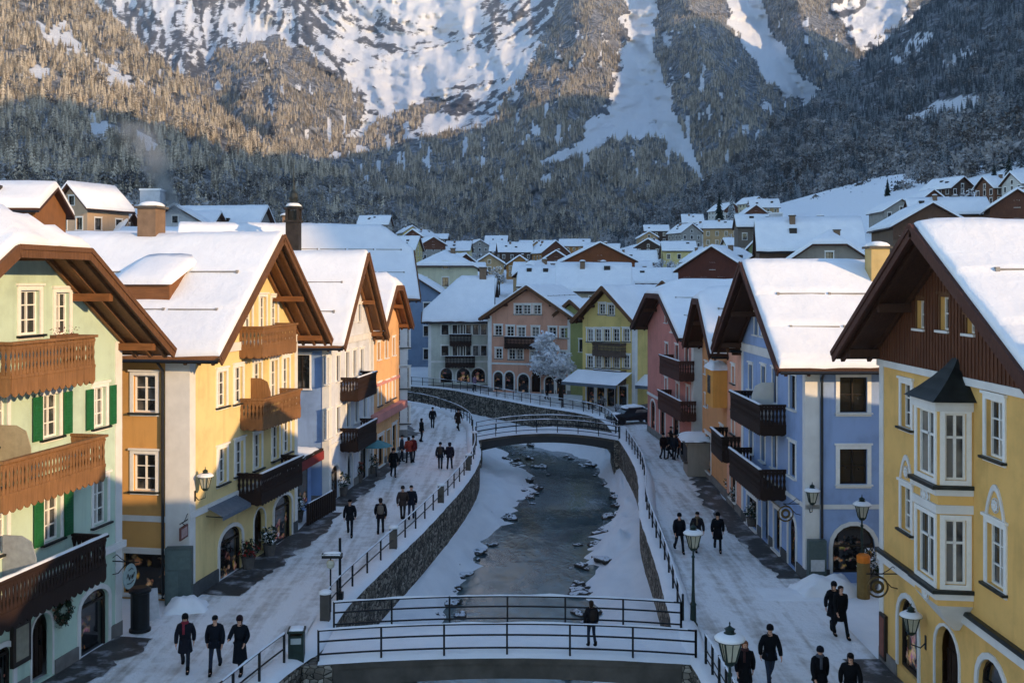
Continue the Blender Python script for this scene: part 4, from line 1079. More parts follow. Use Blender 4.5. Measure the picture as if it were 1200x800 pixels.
# riverbed with snowy banks
mb = MB(); NA, NB = 9, 8; rows = []
for i in range(len(sLW)):
    a, b, c, d = sLW[i], sLWA[i], sRWA[i], sRW[i]; row = []
    for k in range(NA): t = k/NA; row.append((*(a+(b-a)*t), -1.9 - 1.12*t**1.2, 1))
    for k in range(NB): t = k/NB; row.append((*(b+(c-b)*t), -3.02 - .7*math.sin(math.pi*t), 0))
    for k in range(NA+1): t = k/NA; row.append((*(c+(d-c)*t), -3.02 + 1.1*t**.9, 1))
    rows.append(row)
nx = len(rows[0]); vs = []
for row in rows:
    for k, (x, y, z, b) in enumerate(row):
        e = min(1, k/2, (nx-1-k)/2)
        vs.append((x, y, z + e*(.44*fbm(x*.6, y*.6, 2.2) + .22*nz(x*1.7, y*1.7, 5))))
mb.add(vs, [(j*nx+i, j*nx+i+1, (j+1)*nx+i+1, (j+1)*nx+i) for j in range(len(rows)-1) for i in range(nx-1)])
o = mb.build('riverbed', SNOW, None, True); tag(o, kind='structure')
# river water: one sheet just below the banks
mb = MB(); vs = []; M_ = 10
for i in range(len(sLW)):
    a, b = sLWA[i] + (sLW[i]-sLWA[i])*.45, sRWA[i] + (sRW[i]-sRWA[i])*.45
    for k in range(M_+1): p = a + (b-a)*k/M_; vs.append((p[0], p[1], -3.0 + .02*nz(p[0], p[1]*.6, 8)))
mb.add(vs, [(j*(M_+1)+i, j*(M_+1)+i+1, (j+1)*(M_+1)+i+1, (j+1)*(M_+1)+i) for j in range(len(sLW)-1) for i in range(M_)])
tag(mb.build('river_water', WATER, None, True), kind='structure')

def offset_line(line, off):
    out = []
    for i in range(len(line)):
        a = line[max(i-1, 0)]; b = line[min(i+1, len(line)-1)]; d = (b-a)/max(1e-9, np.linalg.norm(b-a))
        out.append(line[i] + np.array([d[1], -d[0]])*off)
    return np.array(out)
CHAN = np.concatenate([offset_line(sLW, -.36), offset_line(sRW, .36)[::-1]])
def inside(px, py, poly):
    r = np.zeros(px.shape, bool); n = len(poly); j = n-1
    for i in range(n):
        xi, yi = poly[i]; xj, yj = poly[j]
        cnd = ((yi > py) != (yj > py)) & (px < (xj-xi)*(py-yi)/(yj-yi+1e-12) + xi); r ^= cnd; j = i
    return r
def gz(x, y):
    """height of the open ground: flat old town, rising valley floor, slopes left and right"""
    z = .063*np.minimum(np.maximum(0, y-118), 400) 
    t = np.clip((y-70)/60, 0, 1)
    z = z + np.minimum(.28*np.maximum(0, x-42), 40)*np.clip((y-40)/80, 0, 1) + 15*np.tanh(.36*np.maximum(0, -21-x)/15)*np.clip((y-34)/40, 0, 1)
    return z
def gz1(x, y): return float(gz(np.array(float(x)), np.array(float(y))))
xs = np.unique(np.concatenate([np.arange(-18, 14.01, .33), np.linspace(-18, -120, 30), np.linspace(-120, -700, 24), np.linspace(14, 130, 34), np.linspace(130, 800, 26)]))
ys = np.unique(np.concatenate([np.array([-60, -40, -20, -5, 5]), np.arange(10, 24, 1.5), np.arange(24, 134, .42), np.linspace(134, 300, 42), np.linspace(300, 950, 40)]))
X, Y = np.meshgrid(xs, ys)
Z = gz(X, Y); ins = inside(X, Y, CHAN)
# pull the cut a little outward so that the wall hides the step
Z = np.where(ins, -5.5, Z)
nzv = np.array([nz(a*.35, b*.35, 3) for a, b in zip(X.ravel(), Y.ravel())]).reshape(X.shape)
Z = Z + np.where(ins, 0, .02*nzv*np.where((np.abs(X) < 20) & (Y < 118), 0, 14*np.clip((np.abs(X)+Y)/300, .1, 1)))
mb = MB(); nx = len(xs)
idx = np.arange(X.size).reshape(X.shape)
mb.v = [tuple(p) for p in np.stack([X.ravel(), Y.ravel(), Z.ravel()], 1)]
mb.f = [tuple(q) for q in np.stack([idx[:-1, :-1].ravel(), idx[:-1, 1:].ravel(), idx[1:, 1:].ravel(), idx[1:, :-1].ravel()], 1)]; mb.m = [0]*len(mb.f)
tag(mb.build('ground', SNOW, None, True), kind='structure')

def offset_line(line, off):
    out = []
    for i in range(len(line)):
        a = line[max(i-1, 0)]; b = line[min(i+1, len(line)-1)]; d = (b-a)/max(1e-9, np.linalg.norm(b-a))
        out.append(line[i] + np.array([d[1], -d[0]])*off)
    return np.array(out)
def sheet(name, L, Rr, z, mat, rag=.0, n=8, kind='structure'):
    """strip between two lines with the same number of points"""
    vs = []; 
    for i in range(len(L)):
        for k in range(n+1):
            p = L[i] + (Rr[i]-L[i])*k/n
            if k in (0, n) and rag: p = p + np.array([rag*nz(p[0]*.8, p[1]*.8, k), rag*nz(p[1]*.8, p[0]*.8, 7+k)])
            vs.append((p[0], p[1], z + .012*nz(p[0]*.9, p[1]*.9, 4)))
    mb = MB(); mb.add(vs, [(j*(n+1)+i, j*(n+1)+i+1, (j+1)*(n+1)+i+1, (j+1)*(n+1)+i) for j in range(len(L)-1) for i in range(n)])
    return tag(mb.build(name, mat, None, True), kind=kind)
def resample(pts, n):
    pts = np.array(pts, float); s_ = np.r_[0, np.cumsum(np.linalg.norm(np.diff(pts, axis=0), axis=1))]
    t = np.linspace(0, s_[-1], n); return np.stack([np.interp(t, s_, pts[:, k]) for k in range(2)], 1)
FL = [(-18.0,6.8),(-15.28,23.17),(-13.3,34.8),(-12.1,38.4),(-10.3,49),(-9.85,55),(-8.8,63.7),(-7.9,71.6),(-8.1,79),(-10.6,90.3),(-14,100),(-22,106)]
FR = [(11.7,4),(11.7,20.9),(11.7,32.5),(11.7,40.8),(11.6,51.6),(11.7,56),(11.9,64),(11.9,67),(10.9,82),(11.6,93),(9,96.5),(6.4,101),(5.5,107),(-2.6,111.5),(-9.4,115.6),(-26,124)]
lwl = resample(offset_line(sLW, -.85)[:134], 160); fll = resample(FL, 160)
sheet('street', fll + np.array([.1, 0]), lwl, .045, PACKED)
rwl = resample(offset_line(sRW, .85)[:160], 200); frl = resample(FR, 200)
def cols(line, ys_):                                        # x of a line at given y (monotonic stretch)
    return np.interp(ys_, line[:, 1], line[:, 0])
yy = np.linspace(4, 88, 150)
rl_ = offset_line(sRW, .85)
L_ = np.stack([cols(rl_[:110], yy), yy], 1); R_ = np.stack([cols(np.array(FR[:9]), yy) - .1, yy], 1)
sheet('street', L_, R_, .045, PACKED)
sheet('path', resample(offset_line(sRW, .85)[100:160], 60), resample(FR[8:15], 60), .05, PACKED)
# cleared paving along the houses
def strip(pts, w0, w1, side, seed):
    ln = resample(pts, 70); o1 = offset_line(ln, side*.02); o2 = np.array([ln[i] + (offset_line(ln, side)[i]-ln[i])*((w0+(w1-w0)*i/69)*(1+.35*nz(i*.17, seed, 1)+.15*nz(i*.6, seed, 2))) for i in range(70)])
    return sheet('pavement', o1, o2, .075, PAVING, .06, 5)
strip([(-15.2, 23.6), (-13.35, 34.5)], 1.2, 1.5, 1, 1); strip([(-11.95, 39.2), (-10.3, 49), (-10.2, 53)], 1.6, 1.3, 1, 2); strip([(-9.9, 54.6), (-8.8, 63.7), (-7.9, 71.6)], 1.3, .9, 1, 3)
strip([(-8.1, 79.2), (-10.5, 90)], 1.0, .8, 1, 4)
strip([(11.65, 21), (11.65, 32.4)], 1.5, 1.3, -1, 5); strip([(11.7, 41.3), (11.6, 51.5), (11.7, 58)], 1.0, 1.35, -1, 6); strip([(11.9, 58), (11.85, 66)], 1.3, .7, -1, 7)
snow_mound('snow_berm', 3.2, 1.9, .06, (10.9, 39.2, .04), 0, None, 12, .6, 2)['kind'] = 'structure'

# ---- river walls with a cap of snow
def river_wall(line, side, label):
    o = thing('river_wall', label, 'wall', (line[0][0], line[0][1], 0)); ox, oy = line[0]
    a = line; b = offset_line(line, side*.62); mb = MB(); vs = []; n = len(a)
    for i in range(n):
        for (q, z) in ((a[i], -4.2), (a[i], .14), (b[i], .14), (b[i], -1)): vs.append((q[0]-ox + .05*nz(q[0]*1.3, q[1]*1.3, z), q[1]-oy, z))
    mb.add(vs, [(4*i+j, 4*i+j+1, 4*i+5+j, 4*i+4+j) for i in range(n-1) for j in range(3)]); mb.build('stonework', STONE, o)
    mb = MB(); vs = []; K = 6
    for i in range(n):
        for k in range(K+1):
            t = k/K; q = a[i] + (b[i]-a[i])*(-.14 + 1.5*t); e = math.sin(math.pi*min(1, max(0, .08+.84*t)))**.6
            vs.append((q[0]-ox + .05*nz(q[0], q[1], k), q[1]-oy, (.13 if k == 0 else .02 if k == K else .14) + (.16+.07*nz(q[0]*.9, q[1]*.9, 2))*(e if 0 < k < K else 0)))
    mb.add(vs, [(i*(K+1)+k, i*(K+1)+k+1, (i+1)*(K+1)+k+1, (i+1)*(K+1)+k) for i in range(n-1) for k in range(K)]); mb.build('wall_snow', SNOW, o, True)
    return o
cut = 6
river_wall(sLW[cut:], -1, 'long rubble stone wall with snowy top along the left bank of the river')
river_wall(sRW[cut:], 1, 'rubble stone wall with snowy top along the right bank and round the river bend')

def path_len(pts): return np.r_[0, np.cumsum(np.linalg.norm(np.diff(pts, axis=0), axis=1))]
def along(pts, step):
    s_ = path_len(pts); t = np.arange(0, s_[-1], step); return np.stack([np.interp(t, s_, pts[:, k]) for k in range(pts.shape[1])], 1)
def railing(name, label, pts, step=2.1, hgt=1.0, rails=(1.0, .55), r=.028, z0=.18, stone_every=0, mat=None, snow=True, post=.035):
    """pts: (x, y) or (x, y, z) line"""
    mat = mat or DARKMETAL; pts = np.array(pts, float)
    if pts.shape[1] == 2: pts = np.c_[pts, np.full(len(pts), z0)]
    base = pts[0]; o = thing(name, label, 'railing', tuple(base)); P0 = along(pts, step); P0 = np.vstack([P0, pts[-1]])
    for k, p in enumerate(P0):
        q = p - base; mb = MB()
        if stone_every and k % stone_every == 0:
            mb.box(q[0]-.16, q[0]+.16, q[1]-.16, q[1]+.16, q[2]-.3, q[2]+hgt+.05); ps = mb.build('stone_post', CONCRETE, o)
            c = MB(); c.lathe([(.24, 0), (.23, .07), (.12, .13)], 8, (q[0], q[1], q[2]+hgt+.05)); c.build('post_snow', SNOW, ps, True)
        else:
            mb.box(q[0]-post, q[0]+post, q[1]-post, q[1]+post, q[2]-.2, q[2]+hgt+.03); mb.build('post', mat, o)
    F_ = along(pts, .7); F_ = np.vstack([F_, pts[-1]])
    for hh in rails:
        mb = MB(); mb.tube([tuple(p - base + np.array([0, 0, hh])) for p in F_], r, 6); mb.build('rail', mat, o)
    if snow:
        mb = MB(); S_ = along(pts, .35); vs = []; n = len(S_)
        for i, p in enumerate(S_):
            q = p-base; a = S_[max(i-1, 0)]; b = S_[min(i+1, n-1)]; d = (b-a)[:2]; d = d/np.linalg.norm(d); nn = np.array([d[1], -d[0], 0])*.035
            t = max(.005, .04 + .06*nz(p[0]*1.1, p[1]*1.1, 6)); z = np.array([0, 0, hgt+r*.8])
            vs += [tuple(q+z-nn), tuple(q+z+np.array([0, 0, t])), tuple(q+z+nn)]
        mb.add(vs, [(3*i+j, 3*i+3+j, 3*i+4+j, 3*i+1+j) for i in range(n-1) for j in range(2)]); mb.build('rail_snow', SNOW, o, True)
    return o
l1 = offset_line(sLW, -.32)
iL0 = int(np.argmin(abs(sLW[:, 1]-35.6))); iL1 = int(np.argmin(abs(sLW[:110, 1]-76)))
railing('bank_railing', 'dark railing with stone posts along the left river wall between the two bridges', l1[iL0:iL1], 1.9, .95, (.95, .5), .026, .2, 5)
i2 = int(np.argmin(abs(sLW[:110, 1]-80.5))); railing('bank_railing', 'dark post railing round the left bank beyond the far bridge', l1[i2:i2+62], 1.5, .95, (.95, .5), .026, .2, 0)
r1 = offset_line(sRW, .32)
iR0 = int(np.argmin(abs(sRW[:110, 1]-35.6))); iR1 = int(np.argmin(abs(sRW[:110, 1]-76)))
railing('bank_railing', 'dark railing along the right river wall between the two bridges', r1[iR0:iR1], 1.9, .95, (.95, .5), .026, .2, 0)
i3 = int(np.argmin(abs(sRW[:110, 1]-80.3))); railing('bank_railing', 'dark railing on the far stone wall in front of the arcade house', r1[i3:i3+66], 1.6, .95, (.95, .5), .026, .2, 0)
iLn = int(np.argmin(abs(sLW[:60, 1]-31.5))); railing('bank_railing', 'short dark railing running from the near bridge along the left bank to the picture edge', l1[11:iLn+1][::-1], 1.6, .95, (.95, .5), .026, .2)
iRn = int(np.argmin(abs(sRW[:60, 1]-31.5))); railing('bank_railing', 'short dark railing running from the near bridge along the right bank to the picture edge', r1[11:iRn+1][::-1], .9, .95, (.95, .5, .25), .02, .2)

def bridge(label, xa, xb, y0, y1, rise, thick, posts, girder_mat):
    o = thing('footbridge', label, 'bridge', ((xa+xb)/2, (y0+y1)/2, 0)); W = xb-xa; yc = (y1-y0)/2
    zt = lambda x: .08 + rise*(1-(2*x/W)**2); n = 24
    X_ = [-W/2 + W*i/n for i in range(n+1)]
    def strip_(ya, yb, ztf, zbf, name, mat, smooth=False):
        mb = MB(); vs = []
        for x in X_: vs += [(x, ya, zbf(x)), (x, yb, zbf(x)), (x, yb, ztf(x)), (x, ya, ztf(x))]
        mb.add(vs, [(4*i+j, 4*i+(j+1) % 4, 4*i+4+(j+1) % 4, 4*i+4+j) for i in range(n) for j in range(4)] + [(0, 1, 2, 3), (4*n+3, 4*n+2, 4*n+1, 4*n)])
        return mb.build(name, mat, o, smooth)
    strip_(-yc, yc, lambda x: zt(x), lambda x: zt(x)-.2, 'deck', CONCRETE)
    for ya in (-yc+.06, yc-.36): strip_(ya, ya+.3, lambda x: zt(x)-.2, lambda x: zt(x)-.2-thick*(.82+.3*(2*x/W)**2), 'girder', girder_mat)
    mb = MB(); vs = []; K = 12
    for i, x in enumerate(X_):
        for k in range(K+1):
            y = -yc-.06 + (2*yc+.12)*k/K; e = min(1, k/1.0, K-k); vs.append((x, y + .03*nz(x, k, 3), zt(x) + (.13 + .05*nz(x*.8+xa, y*1.3+y0, 2)) * (e if 0 < k < K else .02)))
    mb.add(vs, [(i*(K+1)+k, (i+1)*(K+1)+k, (i+1)*(K+1)+k+1, i*(K+1)+k+1) for i in range(n) for k in range(K)]); mb.build('deck_snow', SNOW, o, True)
    for k, (yy_, nm) in enumerate(((-yc+.1, 'near_rail'), (yc-.1, 'far_rail'))):
        pt = np.array([(x, yy_, zt(x)) for x in X_]); r = railing('railing', None, pt + np.array([(xa+xb)/2, (y0+y1)/2, 0]), W/posts, 1.02, (1.02, .68, .28), .03, post=.03)
        for key in ('label', 'category'):
            if key in r: del r[key]
        # flatten: the railing is a part of the bridge, its posts and rails are sub-parts
        r.parent = o; r.location = (pt[0][0], pt[0][1], pt[0][2])
    for k in (-1, 1):
        mb = MB(); mb.box(k*W/2-.45, k*W/2+.45, -yc-.05, yc+.05, -4, .06); mb.build('abutment', STONE, o)
    return o
bridge('long flat footbridge in the foreground with snowy deck and dark rails, one person on it', -6.05, 5.75, 31.9, 34.9, .22, .58, 6, CONCRETE)
bridge('arched footbridge further up the river with snowy deck and dark steel rails', -2.75, 8.1, 76.8, 79.6, .55, .6, 7, plain('dark_girder', '3a3a3b', .6))

# ---- boulders along the water
rng = random.Random(5)
bmats = [NT('wet_boulder')]; m = bmats[0]; up_ = m.up()
v_ = m.coord(); nn_ = m.noise(v_, 3.0, 4)
m.color(m.mix(m.ramp(m.math('ADD', up_, m.math('MULTIPLY', m.math('SUBTRACT', nn_, .5), .9)), [(.78, (0, 0, 0)), (.9, (1, 1, 1))]), hx('36322d'), hx('d3d6db'))); m.bump(nn_, .4, .05); BOULD = m.done(.6, 0, .3)
protos = []
for k in range(5):
    import bmesh
    bm = bmesh.new(); bmesh.ops.create_icosphere(bm, subdivisions=3, radius=1)
    for v in bm.verts:
        d = 1 + .62*fbm(v.co.x*1.1+k*7, v.co.y*1.1, v.co.z*1.1, 3); v.co *= d; v.co.z *= .55
    me = bpy.data.meshes.new('boulder'); bm.to_mesh(me); bm.free(); me.materials.append(BOULD); me.polygons.foreach_set('use_smooth', [True]*len(me.polygons)); protos.append(me)
for k in range(170):
    i = rng.randrange(iL0-6, iL1+24); sd = rng.random() < .5
    a, b = (sLWA[i], sLW[i]) if sd else (sRWA[i], sRW[i]); t = rng.gauss(.0, .26) if rng.random() < .8 else rng.uniform(-.5, .7)
    p = a + (b-a)*t + np.array([rng.uniform(-.3, .3), rng.uniform(-.4, .4)]); s_ = rng.choice([.09, .12, .16, .2, .28, .38])
    o = link('boulder', protos[k % 5], None, (p[0], p[1], -3.0 + .08*rng.random() + max(0, t)*.6), rng.uniform(0, 6.3), (s_*rng.uniform(.8, 1.5), s_*rng.uniform(.8, 1.4), s_*rng.uniform(.7, 1.2)))
    tag(o, 'dark wet boulder with a snow cap at the edge of the river', 'boulder', 'boulders along the river edge')
# ------------------------------------------------------------------ street furniture
def lantern(name_parent, x, y, z, s=1.0, parent=None, snow=True):
    """four sided lantern hanging on its own stem: frame, glass, cap"""
    f = MB(); a, b, hh = .10*s, .19*s, .46*s
    for k in range(4):
        t = math.pi/4 + k*math.pi/2; t2 = t + math.pi/2
        p0 = (x+a*1.41*math.cos(t), y+a*1.41*math.sin(t), z); p1 = (x+b*1.41*math.cos(t), y+b*1.41*math.sin(t), z+hh)
        q0 = (x+a*1.41*math.cos(t2), y+a*1.41*math.sin(t2), z); q1 = (x+b*1.41*math.cos(t2), y+b*1.41*math.sin(t2), z+hh)
        f.bar(p0, p1, .03*s, .03*s); f.bar(p0, q0, .03*s, .03*s); f.bar(p1, q1, .03*s, .03*s)
        m0 = tuple((u+v)/2 for u, v in zip(p0, q0)); m1 = tuple((u+v)/2 for u, v in zip(p1, q1)); f.bar(m0, m1, .014*s, .014*s)
    f.lathe([(a*.6, -.1*s), (a*1.1, -.06*s), (a*1.2, 0)], 10, (x, y, z))
    o = f.build('lantern', GREENMETAL, parent)
    g = MB(); k = .97
    g.lathe([(a*1.3*k, .01), (b*1.3*k, hh-.01)], 4, (x, y, z)); gm = g.mesh('lantern_glass', LAMPGLASS)
    gm.transform(Matrix.Translation((x, y, 0)) @ Matrix.Rotation(math.pi/4, 4, 'Z') @ Matrix.Translation((-x, -y, 0))); link('lantern_glass', gm, o)
    c = MB(); c.lathe([(b*1.75, hh), (b*1.6, hh+.04*s), (b*.9, hh+.13*s), (b*.5, hh+.17*s), (b*.5, hh+.22*s), (b*.62, hh+.24*s), (b*.2, hh+.29*s), (.012*s, hh+.32*s), (.02*s, hh+.36*s), (.004, hh+.40*s)], 14, (x, y, z)); c.build('lantern_cap', GREENMETAL, o)
    if snow:
        n = MB(); n.lathe([(b*1.72, hh+.012), (b*1.74, hh+.05*s), (b*1.5, hh+.09*s), (b*.95, hh+.15*s)], 14, (x, y, z)); n.build('cap_snow', SNOW, o, True)
    return o
def street_lamp(label, x, y, H_, s=1.0):
    t = thing('street_lamp', label, 'street lamp', (x, y, 0), random.uniform(0, .3), 'street lamps')
    p = MB(); p.lathe([(.16, 0), (.16, .12), (.11, .18), (.10, .75), (.12, .8), (.07, .88), (.05, 1.4), (.042, H_-.35), (.06, H_-.33), (.06, H_-.28), (.035, H_-.25), (.03, H_-.04)], 12)
    p.build('post', GREENMETAL, t); lantern(t, 0, 0, H_, s, t); return t
street_lamp('big green street lamp with snowy cap at the bottom edge beside the walkers', 5.05, 23.75, 3.2, 1.08)
street_lamp('slender green street lamp at the right end of the foreground bridge', 6.3, 35.6, 2.75, 1.05)
street_lamp('black street lamp standing in front of the blue house arch', 13.5, 39.5, 2.9, 1.05)
# orange topped bollard
t = thing('bollard', 'thick brown post with an orange top beside the snow pile at the blue house', 'bollard', (13.35, 38.9, 0))
b = MB(); b.lathe([(.24, 0), (.24, 1.35), (.22, 1.38)], 14); b.build('shaft', plain('ochre_post', '7d6436', .7), t); b = MB(); b.lathe([(.25, 1.36), (.25, 1.6), (.18, 1.66)], 14); b.build('top', plain('orange_paint', 'd9761d', .5), t)
t = snow_mound('snow_pile', 2.7, 1.7, .6, (12.2, 39.6, .02), .2, None, 18, .55, 3); tag(t, 'heap of cleared snow against the corner of the blue house', 'snow pile')
t = snow_mound('snow_pile', 1.6, 1.2, .45, (-11.9, 37.4, .02), .2, None, 12, .6, 9); tag(t, 'small heap of cleared snow at the corner of the yellow shop', 'snow pile')
# wall lanterns
def wall_lamp(label, p, rz):
    t = thing('wall_lantern', label, 'wall lantern', p, rz); m = MB(); m.tube([(0, .0, -.3), (0, -.15, -.45), (0, -.42, -.35), (0, -.42, -.12)], .018, 6); m.box(-.05, .05, -.02, 0, -.5, -.1); m.build('bracket', DARKMETAL, t); lantern(t, 0, -.42, 0, .95, t); return t
def on_face(h, plane, px, py, out=0.0):
    a, z = h.hit(plane, px, py, out); loc, rz = h.frame(plane, a, z, 0); A_ = h.root.rotation_euler.z
    v = Matrix.Translation(h.root.location) @ Matrix.Rotation(A_, 4, 'Z') @ Vector(loc); return tuple(v), A_ + rz
YH = [o for o in COL.objects if o.get('label', '').startswith('tall yellow house')][0]
wall_lamp('black lantern on a bracket at the left corner of the blue house front', *on_face(BLUEH, 'right', 948, 586))
wall_lamp('black lantern on a bracket at the corner of the yellow house over the arched shop', (-12.0, 38.75, 4.2), math.atan2(10.6, 1.8))
wall_lamp('black iron lantern between the arches of the right yellow house', *on_face(YELR, 'front', 1085, 740))
# litter bin
t = thing('litter_bin', 'dark green litter bin on the left street beside the foreground bridge', 'litter bin', (-6.75, 32.1, .05), .1)
MB().box(-.24, .24, -.24, .24, .08, .92).build('body', GREENMETAL, t); MB().box(-.2, .2, -.2, .2, 0, .08).build('foot', DARKMETAL, t)
q = MB(); q.box(-.27, .27, -.27, .27, 1.02, 1.08); q.box(-.24, -.2, -.24, .24, .92, 1.02); q.box(.2, .24, -.24, .24, .92, 1.02); q.build('lid', GREENMETAL, t); MB().box(-.16, .16, -.255, -.241, .68, .86).build('plate', plain('grey_plate', 'a5aaa8'), t)
snow_mound('bin_snow', .5, .5, .07, (0, 0, 1.08), 0, t, 8)
# sign posts
t = thing('sign_post', 'thin post with lamp globe and snowy sign box at the end of the left railing', 'sign post', (-6.45, 36.4, .05))
q = MB(); q.tube([(0, 0, 0), (0, 0, 2.15)], .03, 8); q.build('post', DARKMETAL, t); q = MB(); q.lathe([(.03, 1.75), (.13, 1.82), (.15, 1.95), (.1, 2.06)], 10); q.build('globe', LAMPGLASS, t); MB().box(-.3, .42, -.1, .1, 2.14, 2.3).build('sign_box', DARKMETAL, t)
snow_mound('sign_snow', .72, .22, .07, (.06, 0, 2.3), 0, t, 8)
t = thing('sign_post', 'thicker dark post beside the globe lamp post at the end of the left railing', 'sign post', (-6.35, 37.8, .05)); q = MB(); q.tube([(0, 0, 0), (0, 0, 2.5)], .05, 8); q.build('post', DARKMETAL, t); q = MB(); q.box(-.12, .12, -.12, .12, 0, .5); q.build('foot', DARKMETAL, t)
# A-board
t = thing('sandwich_board', 'white folding pavement board standing in the snow by the yellow shop window', 'pavement sign', G(176, 724), .5)
q = MB(); q.add([(-.28, -.3, 0), (.28, -.3, 0), (.25, 0, 1.05), (-.25, 0, 1.05), (-.28, -.26, 0), (.28, -.26, 0), (.25, .03, 1.05), (-.25, .03, 1.05)], [(0, 1, 2, 3), (7, 6, 5, 4), (0, 3, 7, 4), (1, 5, 6, 2)]); q.add([(-.28, .3, 0), (.28, .3, 0), (.25, 0, 1.05), (-.25, 0, 1.05), (-.28, .26, 0), (.28, .26, 0), (.25, -.03, 1.05), (-.25, -.03, 1.05)], [(3, 2, 1, 0), (4, 5, 6, 7), (0, 4, 7, 3), (1, 2, 6, 5)]); q.build('panels', plain('board_white', 'b9b9b9'), t)
# hanging shop signs
def hang_sign(label, p, rz, kind, L=.95):
    t = thing('hanging_sign', label, 'shop sign', p, rz); q = MB()
    q.tube([(0, 0, 0), (0, -L, 0)], .02, 6); q.tube([(0, 0, -.45), (0, -.2, -.4), (0, -.45, -.12), (0, -.7, 0)], .016, 6); q.tube([(0, 0, .1), (0, -.15, .22), (0, -.3, .1), (0, -.45, .02)], .013, 6); q.build('bracket', DARKMETAL, t)
    if kind == 'disc':
        d = MB(); d.lathe([(.40, -.025), (.42, 0), (.40, .025)], 24); me = d.mesh('sign_disc', plain('grey_green_sign', '8f9f9b', .6)); me.transform(Matrix.Translation((0, -.62, -.48)) @ Matrix.Rotation(math.pi/2, 4, 'X')); d_ = link('sign_disc', me, t)
        s_ = MB()
        for k, yy in enumerate((-.034, .034)):
            for (pts) in ([(-.24, -.02), (-.16, .12), (-.08, -.1), (-.02, .05)], [(.02, -.08), (.1, .04), (.12, -.1), (.24, .08)], [(-.2, -.2), (0, -.24), (.2, -.18)], [(-.12, .22), (.05, .26), (.16, .2)]):
                s_.tube([(a, -.62+yy, -.48+b) for a, b in pts], .016, 5)
        s_.build('sign_scroll', DARKMETAL, d_)
    elif kind == 'ring':
        d = MB(); d.tube([(0, -.6+.3*math.cos(k*math.pi/12), -.4+.3*math.sin(k*math.pi/12)) for k in range(25)], .03, 6); d.tube([(0, -.6+.15*math.cos(k*math.pi/8), -.4+.15*math.sin(k*math.pi/8)) for k in range(17)], .05, 6); d.build('wreath', plain('gilded_iron', '6b5a3a', .4, .6), t)
        for k in range(1): pass
    else:
        d = MB(); d.box(-.03, .03, -.9, -.15, -.62, -.15); d.build('sign_panel', plain('red_brown_sign', '6a4038'), t); MB().box(-.035, .035, -.82, -.23, -.55, -.22).build('sign_face', plain('pink_grey_sign', 'a98d88'), t)
    return t
GA = GREENH.root.rotation_euler.z
hang_sign('round grey-green scroll-lettered sign on an iron bracket on the pale green house', *on_face(GREENH, 'front', 132, 657), 'disc')
hang_sign('red-brown box sign on the corner of the left yellow house', (-12.15, 38.5, 3.1), -.05, 'box', .9)
hang_sign('gilded ring sign on a scrolled bracket at the corner of the right yellow house', *on_face(YELR, 'front', 1052, 672), 'ring')
hang_sign('dark scrolled iron sign on the blue house beside its arched window', *on_face(BLUEH, 'front', 938, 590), 'ring', .7)
t = thing('wreath', 'dark evergreen wreath hanging on the pale green house beside the arched window', 'wreath', on_face(GREENH, 'front', 70, 715)[0], GA)
q = MB(); rg = random.Random(3)
for k in range(420):
    th = rg.uniform(0, 6.283); r = .33 + rg.gauss(0, .07); c = Vector((r*math.cos(th), -.12 + rg.gauss(0, .05), r*math.sin(th))); d = [Vector((rg.gauss(0, .05), rg.gauss(0, .04), rg.gauss(0, .05))) for _ in range(3)]
    q.poly([tuple(c+x) for x in d], 0 if rg.random() < .85 else 1)
q.build('foliage', [plain('dark_needles', '20301f', .8), plain('dried_flowers', '7b5a4a', .8)], t)
t = thing('notice_case', 'dark wall notice case beside the door of the pale green house', 'notice board', on_face(GREENH, 'front', 22, 757)[0], GA)
MB().box(-.4, .4, -.12, 0, -.5, .75).build('case', DARKSASH, t); MB().box(-.28, .28, -.13, -.12, -.35, .6).build('paper', plain('aged_paper', '8f8a78'), t)
q = MB(); q.add([(-.48, -.2, .75), (.48, -.2, .75), (.48, .02, .75), (-.48, .02, .75), (0, -.1, 1.05)], [(0, 1, 2, 3), (0, 1, 4), (1, 2, 4), (2, 3, 4), (3, 0, 4)]); q.build('canopy', GREENMETAL, t)
t = thing('notice_case', 'small dark display case beside the arch of the right yellow house', 'notice board', on_face(YELR, 'front', 1037, 745)[0], -math.pi/2)
MB().box(-.25, .25, -.1, 0, -.7, .7).build('case', DARKSASH, t); MB().box(-.17, .17, -.112, -.1, -.6, .6).build('poster', plain('poster_red', '7d4a3c'), t)
t = thing('advertising_column', 'squat black column standing at the corner of the pale green house', 'column', (-12.75, 35.1, .05)); q = MB(); q.lathe([(.36, 0), (.36, .08), (.31, .12), (.31, 1.3), (.37, 1.34), (.37, 1.42), (.25, 1.5)], 18); q.build('drum', DARKMETAL, t)
t = thing('utility_cabinet', 'grey green metal cabinet at the corner of the left yellow house', 'cabinet', (-12.35, 38.15, .05), .1); MB().box(-.5, .45, -.3, .08, 0, 2.1).build('body', plain('cabinet_paint', '4d5a58', .5), t); MB().box(-.44, -.03, -.315, -.3, .1, 1.25).build('door', plain('cabinet_door', '566562', .5), t); MB().box(-.44, .4, -.312, -.3, 1.32, 2.0).build('upper_door', plain('cabinet_door', '566562', .5), t)
t = thing('menu_stand', 'grey stand with a white panel against the corner of the blue house', 'stand', (12.05, 40.55, .05)); MB().box(-.35, .35, -.2, .1, 0, 1.75).build('body', plain('cabinet_paint', '4d5a58', .5), t); MB().box(-.27, .27, -.215, -.2, .55, 1.0).build('panel', plain('board_white', 'b9b9b9'), t)
